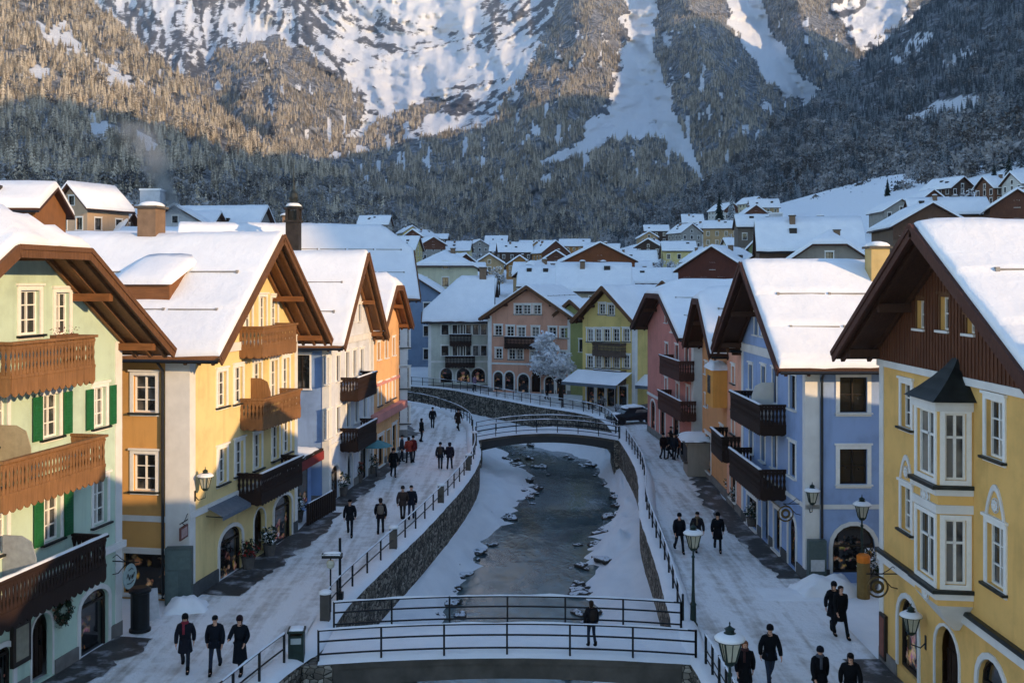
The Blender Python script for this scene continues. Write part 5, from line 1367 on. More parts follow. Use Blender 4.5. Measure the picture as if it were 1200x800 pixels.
# awning over the arched shop
t = thing('awning', 'narrow grey awning above the first arched shop window of the left yellow house', 'awning', (-11.75, 41.0, 3.0), math.atan2(10.6, 1.8)); q = MB(); q.add([(-1.3, 0, .3), (1.3, 0, .3), (1.3, -.8, -.1), (-1.3, -.8, -.1), (-1.3, -.8, -.25), (1.3, -.8, -.25)], [(0, 1, 2, 3), (3, 2, 5, 4)]); q.build('cloth', plain('grey_canvas', '5d6670', .8), t)
q = MB(); q.bar((-1.25, 0, -.1), (-1.25, -.8, -.12), .03, .03); q.bar((1.25, 0, -.1), (1.25, -.8, -.12), .03, .03); q.build('arm', DARKMETAL, t)
def big_awning(label, A, B, z0, z1, out):
    A, B = Vector((*A, 0)), Vector((*B, 0)); d = (B-A).normalized(); L = (B-A).length; rz = math.atan2(d.y, d.x)
    t = thing('awning', label, 'awning', ((A+B)/2).to_tuple(), rz); q = MB()
    q.add([(-L/2, 0, z1), (L/2, 0, z1), (L/2, -out, z0), (-L/2, -out, z0)], [(0, 1, 2, 3)]); q.add([(-L/2, -out, z0), (L/2, -out, z0), (L/2, -out, z0-.3), (-L/2, -out, z0-.3)], [(0, 1, 2, 3)]); q.build('cloth', plain('grey_canvas', '5d6670', .8), t)
    n = 12; vs = []
    for i in range(n+1):
        for j in range(n+1): a, b = i/n, j/n; e = min(1, 6*min(a, 1-a, b, 1-b)); vs.append((-L/2 + L*a, -out*b, z1 + (z0-z1)*b + .01 + e*(.16 + .05*nz(a*5, b*5, 3))))
    q = MB(); q.add(vs, [(i*(n+1)+j, i*(n+1)+j+1, (i+1)*(n+1)+j+1, (i+1)*(n+1)+j) for i in range(n) for j in range(n)]); q.build('awning_snow', SNOW, t, True)
    for k in (-1, 0, 1):
        q = MB(); q.bar((k*(L/2-.1), -out+.1, 0), (k*(L/2-.1), -out+.1, z0), .1, .1); q.build('post', W_DARK, t)
big_awning('wide snow-covered awning along the front of the lemon yellow house', (6.4, 99.6), (11.2, 95.5), 2.5, 3.5, 2.6)
big_awning('snow-covered canopy in front of the teal house', (12.4, 97.6), (15.5, 95), 2.3, 3.2, 1.8)
# kiosk, planters and parasol by the pink and orange house
t = thing('kiosk', 'cream market kiosk with a snowy roof below the corner of the pink house', 'kiosk', (11.75, 64.0, .05), -math.pi/2 - .06)
MB().box(-1.3, 1.3, -.9, .9, 0, 2.1).build('wall', plaster('94897c'), t); MB().box(-1.0, 1.0, -.94, -.9, .95, 1.75).build('hatch', DARKSASH, t); MB().box(-1.5, 1.5, -1.25, 1.0, 2.1, 2.2).build('roof', W_DARK, t); MB().box(-1.3, 1.3, -1.1, -.9, .8, .92).build('counter', W_GREY, t); snow_mound('roof_snow', 3.1, 2.35, .35, (0, -.12, 2.2), 0, t, 10)
t = thing('parasol', 'small turquoise parasol open beside the shops of the orange house', 'parasol', (-8.3, 62.6, .05)); q = MB(); q.tube([(0, 0, 0), (0, 0, 2.25)], .025, 6); q.build('pole', DARKMETAL, t); q = MB(); q.lathe([(1.0, 1.9), (.95, 1.97), (.5, 2.16), (.02, 2.3)], 8); q.build('canopy', plain('turquoise_cloth', '4d7f85', .8), t)
def planter(label, x, y, seed, s=1.0, red=False):
    t = thing('planter', label, 'planter', (x, y, .05)); q = MB(); q.lathe([(.22*s, 0), (.3*s, .5*s), (.33*s, .52*s), (.27*s, .52*s)], 12); q.build('pot', plain('stone_pot', '5b5550', .8), t)
    r_ = random.Random(seed); q = MB()
    for k in range(260):
        d = Vector((r_.gauss(0, 1), r_.gauss(0, 1), r_.gauss(0, 1.2))).normalized()*(.42*s*r_.random()**.4); c = Vector((0, 0, .85*s)) + d; w = [Vector((r_.gauss(0, .06), r_.gauss(0, .06), r_.gauss(0, .06))) for _ in range(3)]
        q.poly([tuple(c+x) for x in w], 0 if r_.random() < .7 else 1)
    q.build('bush', [plain('dark_needles', '20301f', .8), SNOW if not red else plain('red_berries', '8d2a22', .6)], t)
for k, (px, py, lab) in enumerate(((291, 668, 'potted bush with red berries at the door of the left yellow house'), (316, 652, 'second potted bush right of the door of the left yellow house'), (349, 612, 'dark potted bush at the far corner of the left yellow house'), (402, 582, 'potted bush at the arched window of the white and blue house'), (420, 566, 'potted bush with red berries at the door of the white and blue house'), (436, 556, 'potted bush at the far corner of the white and blue house'),
        (882, 620, 'potted bush at the far shop window of the blue house'), (864, 598, 'snowy potted bush before the salmon house'), (858, 585, 'snowy potted bush between the salmon house and the kiosk'), (1020, 690, 'snowy planter behind the orange-topped post'))):
    p = G(px, py); planter(lab, p[0], p[1], k+20, 1.0 if k < 9 else 1.2, k in (0, 4))
# the shop fence in the gap
railing('shop_fence', 'short dark wooden fence in front of the shop annex beside the yellow house', np.array([(-10.0, 50.2), (-9.3, 53.6)]), .25, 1.05, (1.0, .2), .04, .05, 0, W_DARK, True, .07)

# ---- parked cars with snow
def car(label, p, rz, colour):
    t = thing('parked_car', label, 'car', p, rz); b = MB()
    prof = [(-2.0, .35), (-2.05, .7), (-1.9, .85), (-1.1, .95), (-.55, 1.4), (.75, 1.42), (1.5, 1.0), (2.0, .92), (2.05, .5), (1.95, .33)]
    n = len(prof); vs = []
    for yy, k in ((-.8, .94), (-.72, 1.0), (.72, 1.0), (.8, .94)): vs += [(x, yy if z < .96 else yy*.83, .33 + (z-.33)*k) for x, z in prof]
    b.add(vs, [(i*n+j, i*n+(j+1) % n, (i+1)*n+(j+1) % n, (i+1)*n+j) for i in range(3) for j in range(n)] + [tuple(range(n))[::-1], tuple(range(3*n, 4*n))]); b.build('body', plain('car_paint_' + colour, colour, .25, .3, .5, .05), t)
    for sd in (-1, 1):
        q = MB(); q.add([(-.98, sd*.735, .97), (.0, sd*.735, .97), (1.3, sd*.735, 1.0), (.72, sd*.62, 1.36), (-.5, sd*.62, 1.34)], [(0, 1, 2, 3, 4)]); q.build('side_window', GLASS, t)
        for x in (-1.25, 1.25):
            w = MB(); w.lathe([(.2, -.1), (.32, -.1), (.33, 0), (.32, .1), (.2, .1)], 16); me = w.mesh('wheel', DARKMETAL); me.transform(Matrix.Translation((x, sd*.74, .33)) @ Matrix.Rotation(math.pi/2, 4, 'X')); link('wheel', me, t)
        q = MB(); q.box(-2.06, -2.0, sd*.6-.14, sd*.6+.14, .6, .74); q.build('headlight', LAMPGLASS, t)
    snow_mound('roof_snow', 1.9, 1.25, .22, (.1, 0, 1.38), 0, t, 10); snow_mound('bonnet_snow', .95, 1.3, .12, (-1.45, 0, .86), 0, t, 8)
car('dark parked car under snow between the lemon yellow house and the pink house', (10.1, 86.5, .05), .35, '22262c')

# ---- trees
def fir_mesh(name, n_lay, seed, hgt=1.0, wid=.2, frost=.35, seg=11):
    r_ = random.Random(seed); m = MB()
    for k in range(n_lay):
        t = k/(n_lay-1); z = .1 + .86*t; r = wid*(1-t)**.85 + .012; drop = .10*(1-t)+.035; off = r_.uniform(0, 6.28); vs = []
        for j in range(seg*2):
            th = off + math.pi*j/seg; rr = r*(1.0 if j % 2 == 0 else .45)*r_.uniform(.75, 1.18); vs.append((rr*math.cos(th), rr*math.sin(th), z - drop*(rr/r)*r_.uniform(.7, 1.3)))
        c = len(vs); vs.append((0, 0, z + .10*(1-t)+.03)); m.add(vs, [(j, (j+1) % (seg*2), c) for j in range(seg*2)])
    return m
def needle_mat(name, dark, frosthex, amount, sc_=14.0):
    m = NT(name); v = m.coord(); oi = m.n('ShaderNodeObjectInfo')
    ad = m.n('ShaderNodeVectorMath', operation='ADD'); m.l(v, ad.inputs[0]); m.l(oi.outputs['Random'], ad.inputs[1])
    big = m.noise(oi.outputs['Location'], .022, 3, .6); a = m.math('ADD', m.noise(ad.outputs[0], sc_, 4, .65), m.math('MULTIPLY', m.math('SUBTRACT', big, .5), .5)); a2 = m.math('ADD', a, m.math('MULTIPLY', m.math('SUBTRACT', oi.outputs['Random'], .5), .26))
    col = m.ramp(a2, [(amount-.06, sc(hx(dark), .8)), (amount, hx(dark)), (amount+.12, hx(frosthex))]); m.color(col); return m.done(.9, 0, .1)
FIR_FAR = needle_mat('frosted_conifer', '827867', 'c8bca8', .46, 9.0); FIR_SHADE = needle_mat('shaded_conifer', '40464a', '868d93', .48, 9.0)  # darker, bluer copy for the right slope: less frost, with shade in the colour
FIR_NEAR = needle_mat('dark_conifer', '1c2620', 'c3c8cc', .56, 26.0)
FROST_NEAR = needle_mat('rime_twigs', '6a6560', 'e0e2e6', .38, 9.0); FROST = needle_mat('frosted_twigs', '504b47', '9c9b9b', .43, 9.0)
FIRS = [fir_mesh('fir', 13, 50+k, 1, .19).mesh('crown', FIR_NEAR) for k in range(3)]
def fir(label, x, y, h_, k=0, group=None):
    t = thing('fir_tree', label, 'conifer', (x, y, gz1(x, y)), k*1.3, group); q = MB(); q.tube([(0, 0, -.6), (0, 0, h_*.5), (0, 0, h_*.9)], [h_*.018, h_*.012, .02], 7); q.build('trunk', W_DARK, t); link('crown', FIRS[k % 3], t, (0, 0, 0), k, (h_*1.05, h_*1.05, h_))
    return t
def frosted_tree(label, x, y, h_, seed, spread=.42, leaves=1500):
    t = thing('frosted_tree', label, 'bare tree', (x, y, gz1(x, y))); r_ = random.Random(seed); q = MB(); tips = []
    def br(p, d, L, r, lv):
        e = p + d*L; mid = p.lerp(e, .5) + Vector((r_.gauss(0, .06), r_.gauss(0, .06), 0))*L; q.tube([tuple(p), tuple(mid), tuple(e)], [r, r*.82, r*.62], 5, 0, False)
        if lv >= 2: tips.append((mid, L)); tips.append((e, L))
        if lv == 4: return
        for k in range(3 if lv < 3 else 2):
            nd = (d + Vector((r_.gauss(0, .62), r_.gauss(0, .62), r_.gauss(.12, .3)))).normalized(); br(p.lerp(e, r_.uniform(.6, 1)), nd, L*r_.uniform(.6, .78), r*.6, lv+1)
    br(Vector((0, 0, -.3)), Vector((0, 0, 1)), h_*.34, h_*.03, 0); q.build('trunk', plain('bark', '2d2620', .9), t)
    c = MB()
    for k in range(leaves):
        p, L = tips[r_.randrange(len(tips))]; p = p + Vector((r_.gauss(0, .3), r_.gauss(0, .3), r_.gauss(0, .26)))*L; s_ = h_*.019
        w = [Vector((r_.gauss(0, s_), r_.gauss(0, s_), r_.gauss(0, s_*.8))) for _ in range(3)]; c.poly([tuple(p+x) for x in w])
    c.build('crown', FROST_NEAR, t); return t
frosted_tree('frost-covered broadleaf tree in front of the peach arcade house', 4.9, 103.4, 8.2, 4, leaves=6000)
frosted_tree('frosted bush-like tree beside the end of the far stone wall', 8.2, 93.6, 2.2, 8, leaves=900)
frosted_tree('low reddish frosted shrub before the lemon yellow awning', 9.2, 91.5, 1.8, 9, leaves=900)
for k, (px, py, Y, hp, lab) in enumerate(((18, 205, 330, 55, 'tall dark fir at the foot of the left slope above the timber chalet'), (44, 208, 350, 44, 'slimmer dark fir right of the tall one on the left slope'), (843, 282, 430, 48, 'tall dark fir standing behind the barn roofs in the middle right'), (857, 283, 470, 38, 'shorter fir right of the tall one behind the barn roofs'),
        (1182, 240, 300, 40, 'dark fir on the snowy slope behind the right-hand roofs'), (1165, 236, 320, 26, 'small fir on the snowy slope left of the darker fir'), (1040, 246, 380, 22, 'small fir alone on the snow field at the right'))):
    x = (px-CX)/F*Y; fir(lab, x, Y, hp/F*Y, k)

# ------------------------------------------------------------------ the town behind
def simple_house(label, px, Y, w, d, eave, ridge, rot, wallhex, wood_top=False, clip=0.0, floors=2, cols_=3, chim=1, z=None, ztop=None, snow=.45, cat='house', group=None, name='house'):
    """rot 0: gable to the camera, 90: eaves to the camera (degrees)"""
    x = (px-CX)/F*Y; base = gz1(x, Y) if z is None else z
    if ztop is not None: base = EYE - (ztop-HY)/F*Y - ridge - snow
    a = R(rot); c, s_ = math.cos(a), math.sin(a); gg = min(-2.5, gz1(x, Y) - base - 3)
    A = (x - c*w/2, Y - s_*w/2); B = (x + c*w/2, Y + s_*w/2)
    h = House(label, A, B, d, eave, ridge, wallhex, base=base, cat=cat, name=name, ohf=.7, ohe=.6, clip=clip, snow=snow, wallmat=wood('timber_wall_' + wallhex[2:], wallhex[2:], 'z') if wallhex.startswith('w:') else None, detail=False, guards=False, soffit=W_SOFFITD, group=group)
    for fl in range(floors):
        zz = 1.0 + fl*(eave-.6)/max(1, floors)
        for k in range(cols_): h.win_at('front', (k+.5)/cols_*w - w/2, zz, .9, 1.3, 'darkslim')
        near = 'left' if rot > 0 else 'right'
        if abs(rot) > 15:
            nd = max(2, int(d/2.6))
            for k in range(nd): h.win_at(near, (k+.5)/nd*d, zz, .9, 1.3, 'darkslim')
    if ridge - eave > 2.0: h.win_at('front', 0, eave + .1, .8, 1.0, 'darkslim')
    h.finish()
    if wood_top:
        W2 = w/2; mb = MB(); zt = min(ridge, h.zroof(0, 0)) - .05; xt = (ridge-zt)/h.sl
        mb.prism([(-W2, eave*.72), (W2, eave*.72), (W2, eave), (xt, zt), (-xt, zt), (-W2, eave)], -.09, -.004); mb.build('gable_cladding', wood('cladding_wood', '6b3a22', 'z') if wood_top is True else wood('cladding_' + wood_top, wood_top, 'z'), h.root)
    hr_ = random.Random(int(px*7+Y))
    for k in range(hr_.randint(1, 3) if abs(rot) > 45 else hr_.randint(0, 2)):
        sx = (-1 if rot > 0 else 1)*w*hr_.uniform(.14, .36); sy = d*hr_.uniform(.15, .85); zz = h.zroof(sx, sy)
        MB().box(sx-.35, sx+.35, sy-.45, sy+.45, zz, zz+.75+h.sl*.3).build('roof_hatch', DARKSASH, h.root)
    for k in range(chim): h.chimney((-1)**k*w*.12, d*(.35+.3*k), .7, .7, 1.1)
    return h
TOWN = [
 ('cream four-storey town house with hipped roof behind the grey house', 522, 146, 9.2, 9, 12.0, 14.3, 4, 'c6c1a4', False, 4.0, 4, 3, 1, None, None),
 ('narrow slate blue house wall beside the tall peach house', 487, 133, 6, 8, 9.6, 11.5, 0, '7d8ea3', False, 0, 3, 2, 0, None, None),
 ('broad chalet with wide timber gable in the middle of the town roofs', 703, 225, 15.4, 14, 6.8, 10.6, 2, 'b99566', '7a4626', 0, 2, 5, 1, None, 283),
 ('long barn-like house with brown timber gable right of centre', 835, 165, 11.5, 16, 6.4, 10.0, -28, 'b7a37d', '5a2f22', 0, 2, 4, 1, None, 287),
 ('small cream gabled house in front of the broad timber chalet', 622, 190, 6.5, 10, 5.2, 7.4, -35, 'cfc6b2', False, .6, 1, 2, 1, None, 306),
 ('house with a plain long snow roof left of the small cream gable', 565, 178, 7, 11, 5.6, 8.4, 86, 'b5ad9c', False, 0, 2, 3, 2, None, 308),
 ('brown house with long snow roof right of the small cream gable', 668, 185, 6.5, 9, 5.2, 8.2, 84, '8a5f49', False, 0, 2, 3, 1, None, 311),
 ('low house with timber dormer and wide snow roof behind the lemon yellow house', 735, 150, 8, 10, 6, 9.4, 84, 'a99c84', False, 0, 2, 3, 2, None, 308),
 ('grey stone house with clipped gable at the right behind the blue roof', 972, 112, 8.6, 12, 9.6, 12.6, -14, '8d8478', False, 1.8, 3, 3, 1, None, 270),
 ('long dark timber house with snow roof and square chimney above the blue roof', 1003, 128, 8, 12, 8.4, 12.0, 80, '5f4a3c', False, 0, 2, 3, 2, None, 254),
 ('small tan gabled house just above the blue house ridge', 897, 135, 5.6, 10, 9, 11.4, -30, 'a5855f', False, 0, 2, 2, 1, None, 286),
 ('green gabled house among the roofs at the middle right', 899, 185, 6.6, 10, 7.2, 10.6, -18, '8a9468', False, 0, 2, 2, 0, None, 266),
 ('red-brown timber house left of the grey stone house', 941, 172, 6.5, 10, 7.6, 10.4, -20, '6d3b2b', True, 0, 2, 2, 1, None, 261),
 ('flat-looking long snow roof behind the red-brown timber house', 925, 215, 7, 11, 7, 9.2, 84, '6b6157', False, 0, 2, 3, 1, None, 251),
 ('house with low timber gable above the right yellow house ridge', 1092, 150, 11, 13, 7, 10.2, -6, '6b5848', '5f4433', 0, 2, 4, 1, None, 236),
 ('long brown house with snowy roof at the right edge on the slope', 1152, 185, 7, 13, 6.6, 9.2, 80, '7a5b40', False, 0, 2, 3, 2, None, 231),
 ('dark timber house at the right picture edge on the slope', 1192, 165, 8, 11, 7.5, 10.3, -20, '5a4031', True, 0, 2, 3, 1, None, 220),
 ('timber chalet glowing in the sun above the pale green house', -58, 62, 6.0, 5.8, 14.9, 16.2, -82, 'w:8a5c34', True, 0, 4, 3, 0, None, 213),
 ('gabled chalet with pale gable and snowy porch roof above the pale green house', 84, 112, 4.6, 6, 9.6, 11.8, -24, 'b3997e', False, 0, 3, 2, 0, None, 213),
 ('low timber barn right of the gabled chalet on the left', 132, 128, 6.5, 8, 6.6, 8.8, 78, '4b4038', False, 0, 1, 3, 1, None, 224),
 ('dark long timber shed below the slope at the left', 150, 118, 6, 20, 7, 9.2, 86, '3e3834', False, 0, 1, 3, 0, None, 246),
 ('white house with snowy roof beside the smoking chimney on the left', 205, 150, 8, 9, 8.4, 10.8, 6, 'c9c8c6', False, 0, 2, 2, 0, None, 239),
 ('farmhouse with broad snow roof left of the church turret', 310, 165, 11, 14, 8, 12.2, 84, '8b8782', False, 0, 2, 4, 1, None, 241),
 ('low house with snow roof between the white house and the farmhouse', 255, 160, 8, 15, 6.6, 9.4, 84, '5f5a55', False, 0, 2, 3, 1, None, 247),
 ('long dark-eaved hall roof stretching behind the left street houses', 205, 92, 14, 28, 11.3, 14.6, 88, '57504a', False, 0, 2, 4, 0, None, 272),
 ('long low roof behind the ridge of the left yellow house', 400, 112, 13, 24, 11.0, 15.2, 88, '57504a', False, 0, 2, 4, 0, None, 266),
]
for q in TOWN: simple_house(*q)
pt_ = [frosted_tree('frosted bare tree standing between the snowy roofs of the town', (630-CX)/F*200, 200, 9, 31, leaves=700), frosted_tree('frosted bare tree standing between the snowy roofs of the town', (800-CX)/F*240, 240, 10, 37, leaves=700)]
for k, (px, Y) in enumerate(((520, 210), (585, 255), (660, 270), (742, 215), (780, 290), (885, 215), (925, 250), (560, 330), (700, 340), (840, 330), (480, 260), (965, 170), (1065, 190), (1130, 230), (248, 200), (165, 190), (300, 230))):
    x = (px-CX)/F*Y; c = copy_tree(pt_[k % 2]); c.location = (x, Y, gz1(x, Y)); c.rotation_euler.z = k*1.1; c.scale = [.75 + .09*(k % 5)]*3
for o in [q for q in COL.objects if q.get('label', '').startswith('frosted bare tree standing')]: o['group'] = 'frosted trees among the town roofs'
# church turret behind the left street
tx, ty = (344-CX)/F*78, 78.0
t = thing('church_turret', 'dark square church turret with a lantern and thin spire behind the left street roofs', 'turret', (tx, ty, -.9))
MB().box(-.5, .5, -.5, .5, 8, 17.4).build('shaft', plain('turret_shingle', '2f2b29', .8, 0, .2, .3, 3), t)
q = MB(); q.box(-.62, .62, -.62, .62, 17.4, 17.55)
for a in (-.43, .43):
    for b in (-.43, .43): q.box(a-.09, a+.09, b-.09, b+.09, 17.55, 18.4)
q.box(-.6, .6, -.6, .6, 18.4, 18.52); q.build('belfry', plain('turret_shingle', '2f2b29'), t); MB().box(-.3, .3, -.3, .3, 17.56, 18.3).build('belfry_fill', plain('dark_opening_fill', '26231e', .5, .4), t)  # dark box fills the belfry opening, standing in for its inner shade
q = MB(); q.lathe([(.72, 18.5), (.68, 18.6), (.42, 18.8), (.32, 19.0), (.42, 19.3), (.34, 19.6), (.12, 19.9), (.06, 20.6), (.02, 21.9)], 12); q.build('spire', LEAD, t); q = MB(); q.lathe([(.66, 18.62), (.5, 18.78), (.4, 18.86)], 12); q.build('spire_snow', SNOW, t, True)
# white stack with its smoke
t = thing('chimney_stack', 'tall white block-like chimney stack smoking on the left', 'chimney stack', ((179-CX)/F*145, 145, gz1((179-CX)/F*145, 145) - 1)); zt_ = EYE - (224-HY)/F*145 - t.location.z
MB().box(-1.4, 1.4, -1.2, 1.2, 0, zt_).build('stack', plaster('c2c4c8'), t); MB().box(-1.5, 1.5, -1.3, 1.3, zt_, zt_+.25).build('cap', SNOW, t)
t = thing('chimney_stack', 'pale tower-like stack among the roofs at the middle right', 'chimney stack', ((909-CX)/F*205, 205, gz1((909-CX)/F*205, 205) - 1)); zt_ = EYE - (251-HY)/F*205 - t.location.z
MB().box(-1.1, 1.1, -1.1, 1.1, 0, zt_).build('stack', plaster('c2c4c8'), t); MB().box(-1.2, 1.2, -1.2, 1.2, zt_, zt_+.25).build('cap', SNOW, t)
# rows of smaller houses up the valley: four rows, each told apart by its walls and its place in the row
ORD = ['first', 'second', 'third', 'fourth', 'fifth', 'sixth', 'seventh', 'eighth', 'ninth', 'tenth', 'eleventh', 'twelfth', 'thirteenth', 'fourteenth', 'fifteenth', 'sixteenth']
ROWN = ['nearest', 'second', 'third', 'fourth', 'farthest']
WALLC = [('cream', 'c9bf9f'), ('grey', '8f8b84'), ('brown timber', 'w:6a4833'), ('tan', 'a88d68'), ('pale yellow', 'c7b57a'), ('off-white', 'bdbab2'), ('ochre', 'a5763f'), ('dark timber', 'w:473529')]
rr = random.Random(11)
for r, (Y0, n, p0, p1, rg_) in enumerate(((205, 8, 500, 900, 14), (255, 10, 480, 930, 18), (315, 12, 470, 940, 22), (385, 13, 460, 930, 26), (470, 14, 440, 900, 34))):
    for k in range(n):
        px = p0 + (p1-p0)*(k+.5)/n + rr.uniform(-.3, .3)*(p1-p0)/n; Y = Y0 + rr.uniform(-rg_, rg_); wn, wc = WALLC[(k*3 + r*2 + rr.randrange(2)) % 8]; w = rr.uniform(7, 10.5); ev = rr.uniform(4.2, 6.6)
        rot = rr.choice([0, 84, 80, -84, 20, -24, 86]); gab = abs(rot) < 40
        simple_house('%s %s house, %s from left in the %s row of town roofs' % (wn, 'gabled' if gab else 'broad-roofed', ORD[k], ROWN[r]), px, Y, w, rr.uniform(9, 15), ev, ev + w*rr.uniform(.26, .4), rot, wc, gab and rr.random() < .35, 0, 2, 3, rr.choice([1, 1, 2]), None, None, .5)
for r, (Y, n, p0, p1) in enumerate(((240, 7, 120, 420), (260, 5, 1040, 1200))):
    for k in range(n):
        px = p0 + (p1-p0)*(k+.5)/n + rr.uniform(-9, 9); wn, wc = WALLC[(k*3 + r) % 8]; w = rr.uniform(7, 9)
        simple_house('%s house, %s from left on the snowy %s slope of the valley' % (wn, ORD[k], ('left', 'right')[r]), px, Y + rr.uniform(-20, 20), w, 11, 4.8, 7.6, rr.choice([0, 84, -80, 20]), wc, rr.random() < .4, 0, 2, 3, 1, None, None, .5)
# ------------------------------------------------------------------ mountains
def interp(x, pts):
    a = np.array(pts, float); return np.interp(x, a[:, 0], a[:, 1])
def vnoise(x, y, s, o=5, z=0.0):
    return np.array([fbm(a*s, b*s, z, o) for a, b in zip(x.ravel(), y.ravel())]).reshape(x.shape)
def ridged(x, y, s, o=5, z=0.0):
    return np.array([mnoise.ridged_multi_fractal(Vector((a*s, b*s, z)), 1.0, 2.1, o, 1.0, 2.0) for a, b in zip(x.ravel(), y.ravel())]).reshape(x.shape)
def polymask(px, py, poly, jit=0.0, seed=0.0):
    if jit:
        jx = vnoise(px, py, .045, 4, seed)*jit; jy = vnoise(px, py, .045, 4, seed+9)*jit; return inside(px+jx, py+jy, np.array(poly, float))
    return inside(px, py, np.array(poly, float))
# view-shaped base distances give each slope its own real distance and height
def Y_massif(px, py):
    y = interp(py, [(-90, 3700), (0, 2950), (60, 2420), (100, 2100), (150, 1760), (190, 1500), (240, 1280), (285, 1120), (320, 1000)])
    up = np.clip((250-py)/120, 0, 1)
    def spur(cx_pts, w, amp, y0, y1):
        amp = amp*interp(py, [(-90, 1), (60, 1), (150, .62), (230, .3)])
        c = interp(py, cx_pts); e = np.clip((py-y0)/35, 0, 1)*np.clip((y1-py)/70, 0, 1); return amp*e*np.exp(-np.abs((px-c)/w)**1.35)
    y = y - spur([(40, 318), (190, 330)], 62, 330, 38, 215) - spur([(-90, 705), (40, 694), (120, 658), (210, 610)], 62, 450, -160, 280)
    y = y - spur([(-40, 800), (60, 825), (130, 850), (220, 880)], 46, 430, -120, 250) - spur([(-40, 925), (40, 945), (110, 990)], 34, 330, -110, 170)
    y = y + spur([(-60, 520), (80, 480), (160, 420)], 85, 260, -200, 230) + spur([(-30, 735), (60, 742), (120, 758), (200, 790)], 22, 150, -200, 260) + spur([(-20, 860), (110, 940)], 22, 170, -200, 190)
    y = y - spur([(-90, 250), (30, 200), (80, 160)], 60, 180, -300, 140)
    return y
def Y_left(px, py):
    base = interp(px, [(-200, 300), (0, 340), (200, 420), (400, 560), (530, 680)]); edge = interp(px, [(-200, 1600), (0, 1500), (100, 1320), (230, 1080), (380, 860), (480, 740), (540, 700)])
    e = interp(px, EDGE_L); b = interp(px, BASE_L); t = np.clip((b-py)/np.maximum(1, b-e), 0, 1.3); return base + (edge-base)*t**1.1
EDGE_L = [(-220, -230), (0, -92), (100, -4), (130, 22), (160, 48), (190, 74), (230, 104), (260, 134), (300, 160), (340, 178), (380, 192), (430, 226), (480, 262), (540, 300)]
BASE_L = [(-220, 262), (0, 262), (150, 268), (300, 276), (420, 292), (540, 305)]
EDGE_R = [(670, 302), (700, 291), (750, 262), (810, 226), (860, 191), (910, 150), (960, 110), (1010, 70), (1060, 30), (1100, -8), (1400, -270)]
BASE_R = [(670, 305), (720, 302), (880, 288), (1000, 262), (1100, 232), (1200, 204), (1400, 150)]
def Y_right(px, py):
    base = interp(px, [(670, 640), (720, 620), (880, 520), (1000, 420), (1100, 370), (1200, 340), (1400, 310)]); edge = interp(px, [(670, 660), (700, 700), (810, 860), (910, 1020), (1010, 1240), (1100, 1420), (1400, 1700)])
    e = interp(px, EDGE_R); b = interp(px, BASE_R); t = np.clip((b-py)/np.maximum(1, b-e), 0, 1.3); return base + (edge-base)*t**1.1
def surf(fn, px, py, amp, s, z, rid=0.0):
    y = fn(px, py); n = vnoise(px, py, s, 5, z)*amp
    n = n + rid
    return y + n*y/1500.0
FAN = [[(738, -40), (774, -40), (766, 30), (766, 60), (778, 100), (780, 128), (752, 148), (722, 164), (690, 180), (640, 196), (626, 191), (676, 168), (708, 144), (722, 112), (730, 70), (738, 40)],
       [(756, 100), (782, 104), (798, 148), (824, 210), (814, 208), (790, 172), (766, 140)],
       [(845, -40), (880, -40), (905, 40), (935, 85), (958, 112), (948, 124), (930, 106), (905, 98), (880, 65), (855, 20)],
       [(1000, 20), (1040, -20), (1075, -20), (1050, 30), (1005, 60)]]
SPUR = [[(222, 98), (255, 62), (290, 48), (335, 46), (362, 62), (378, 92), (386, 130), (414, 172), (380, 190), (330, 184), (270, 158), (240, 130)],
        [(366, 66), (386, 84), (420, 104), (428, 140), (402, 160), (382, 140)],
        [(545, 178), (560, 150), (585, 128), (606, 104), (630, 62), (650, 20), (660, -60), (712, -60), (730, -10), (734, 45), (722, 88), (712, 120), (690, 150), (668, 172), (640, 186), (600, 220), (540, 220)],
        [(404, 176), (445, 142), (475, 124), (505, 116), (525, 116), (500, 140), (470, 160), (440, 176)],
        [(748, 60), (768, 10), (772, -60), (838, -60), (852, 10), (884, 56), (912, 96), (942, 126), (955, 140), (900, 210), (830, 215), (812, 200), (786, 158), (768, 120), (756, 95)],
        [(886, 10), (895, -60), (960, -60), (985, 30), (1010, 66), (990, 90), (962, 108), (940, 84), (912, 60)],
        [(1010, 0), (1040, -60), (1110, -60), (1080, 10), (1030, 50), (1012, 40)]]
LOWL = [(340, 190), (380, 186), (420, 178), (470, 166), (520, 152), (560, 150), (620, 172), (680, 170), (760, 160), (800, 170), (960, 122), (1010, 100)]
def forest_massif(px, py):
    low = py > interp(px, LOWL) + 5*vnoise(px, py, .05, 4, 2.0)
    m = low.copy()
    for k, q in enumerate(SPUR): m |= polymask(px, py, q, 10, 3.0+k)
    for k, q in enumerate(FAN): m &= ~polymask(px, py, q, 9, 20.0+k)
    tex = vnoise(px*1.0, py*.35, .10, 4, 31.0)                         # torn strips of snow between the trees
    strip_ = (tex > .42) & (py < 215) & (py > 20)
    return m & ~strip_
def rockz(px, py):
    S = py + .0035*(np.clip(px, 330, 660)-500)**2
    f = np.where(px > 350, ridged(px*.5, S*1.7, .045, 6, 41.0), ridged(px*1.5, py*.6, .045, 6, 47.0))
    return np.clip((f - 1.05)/.38, -2, 2)
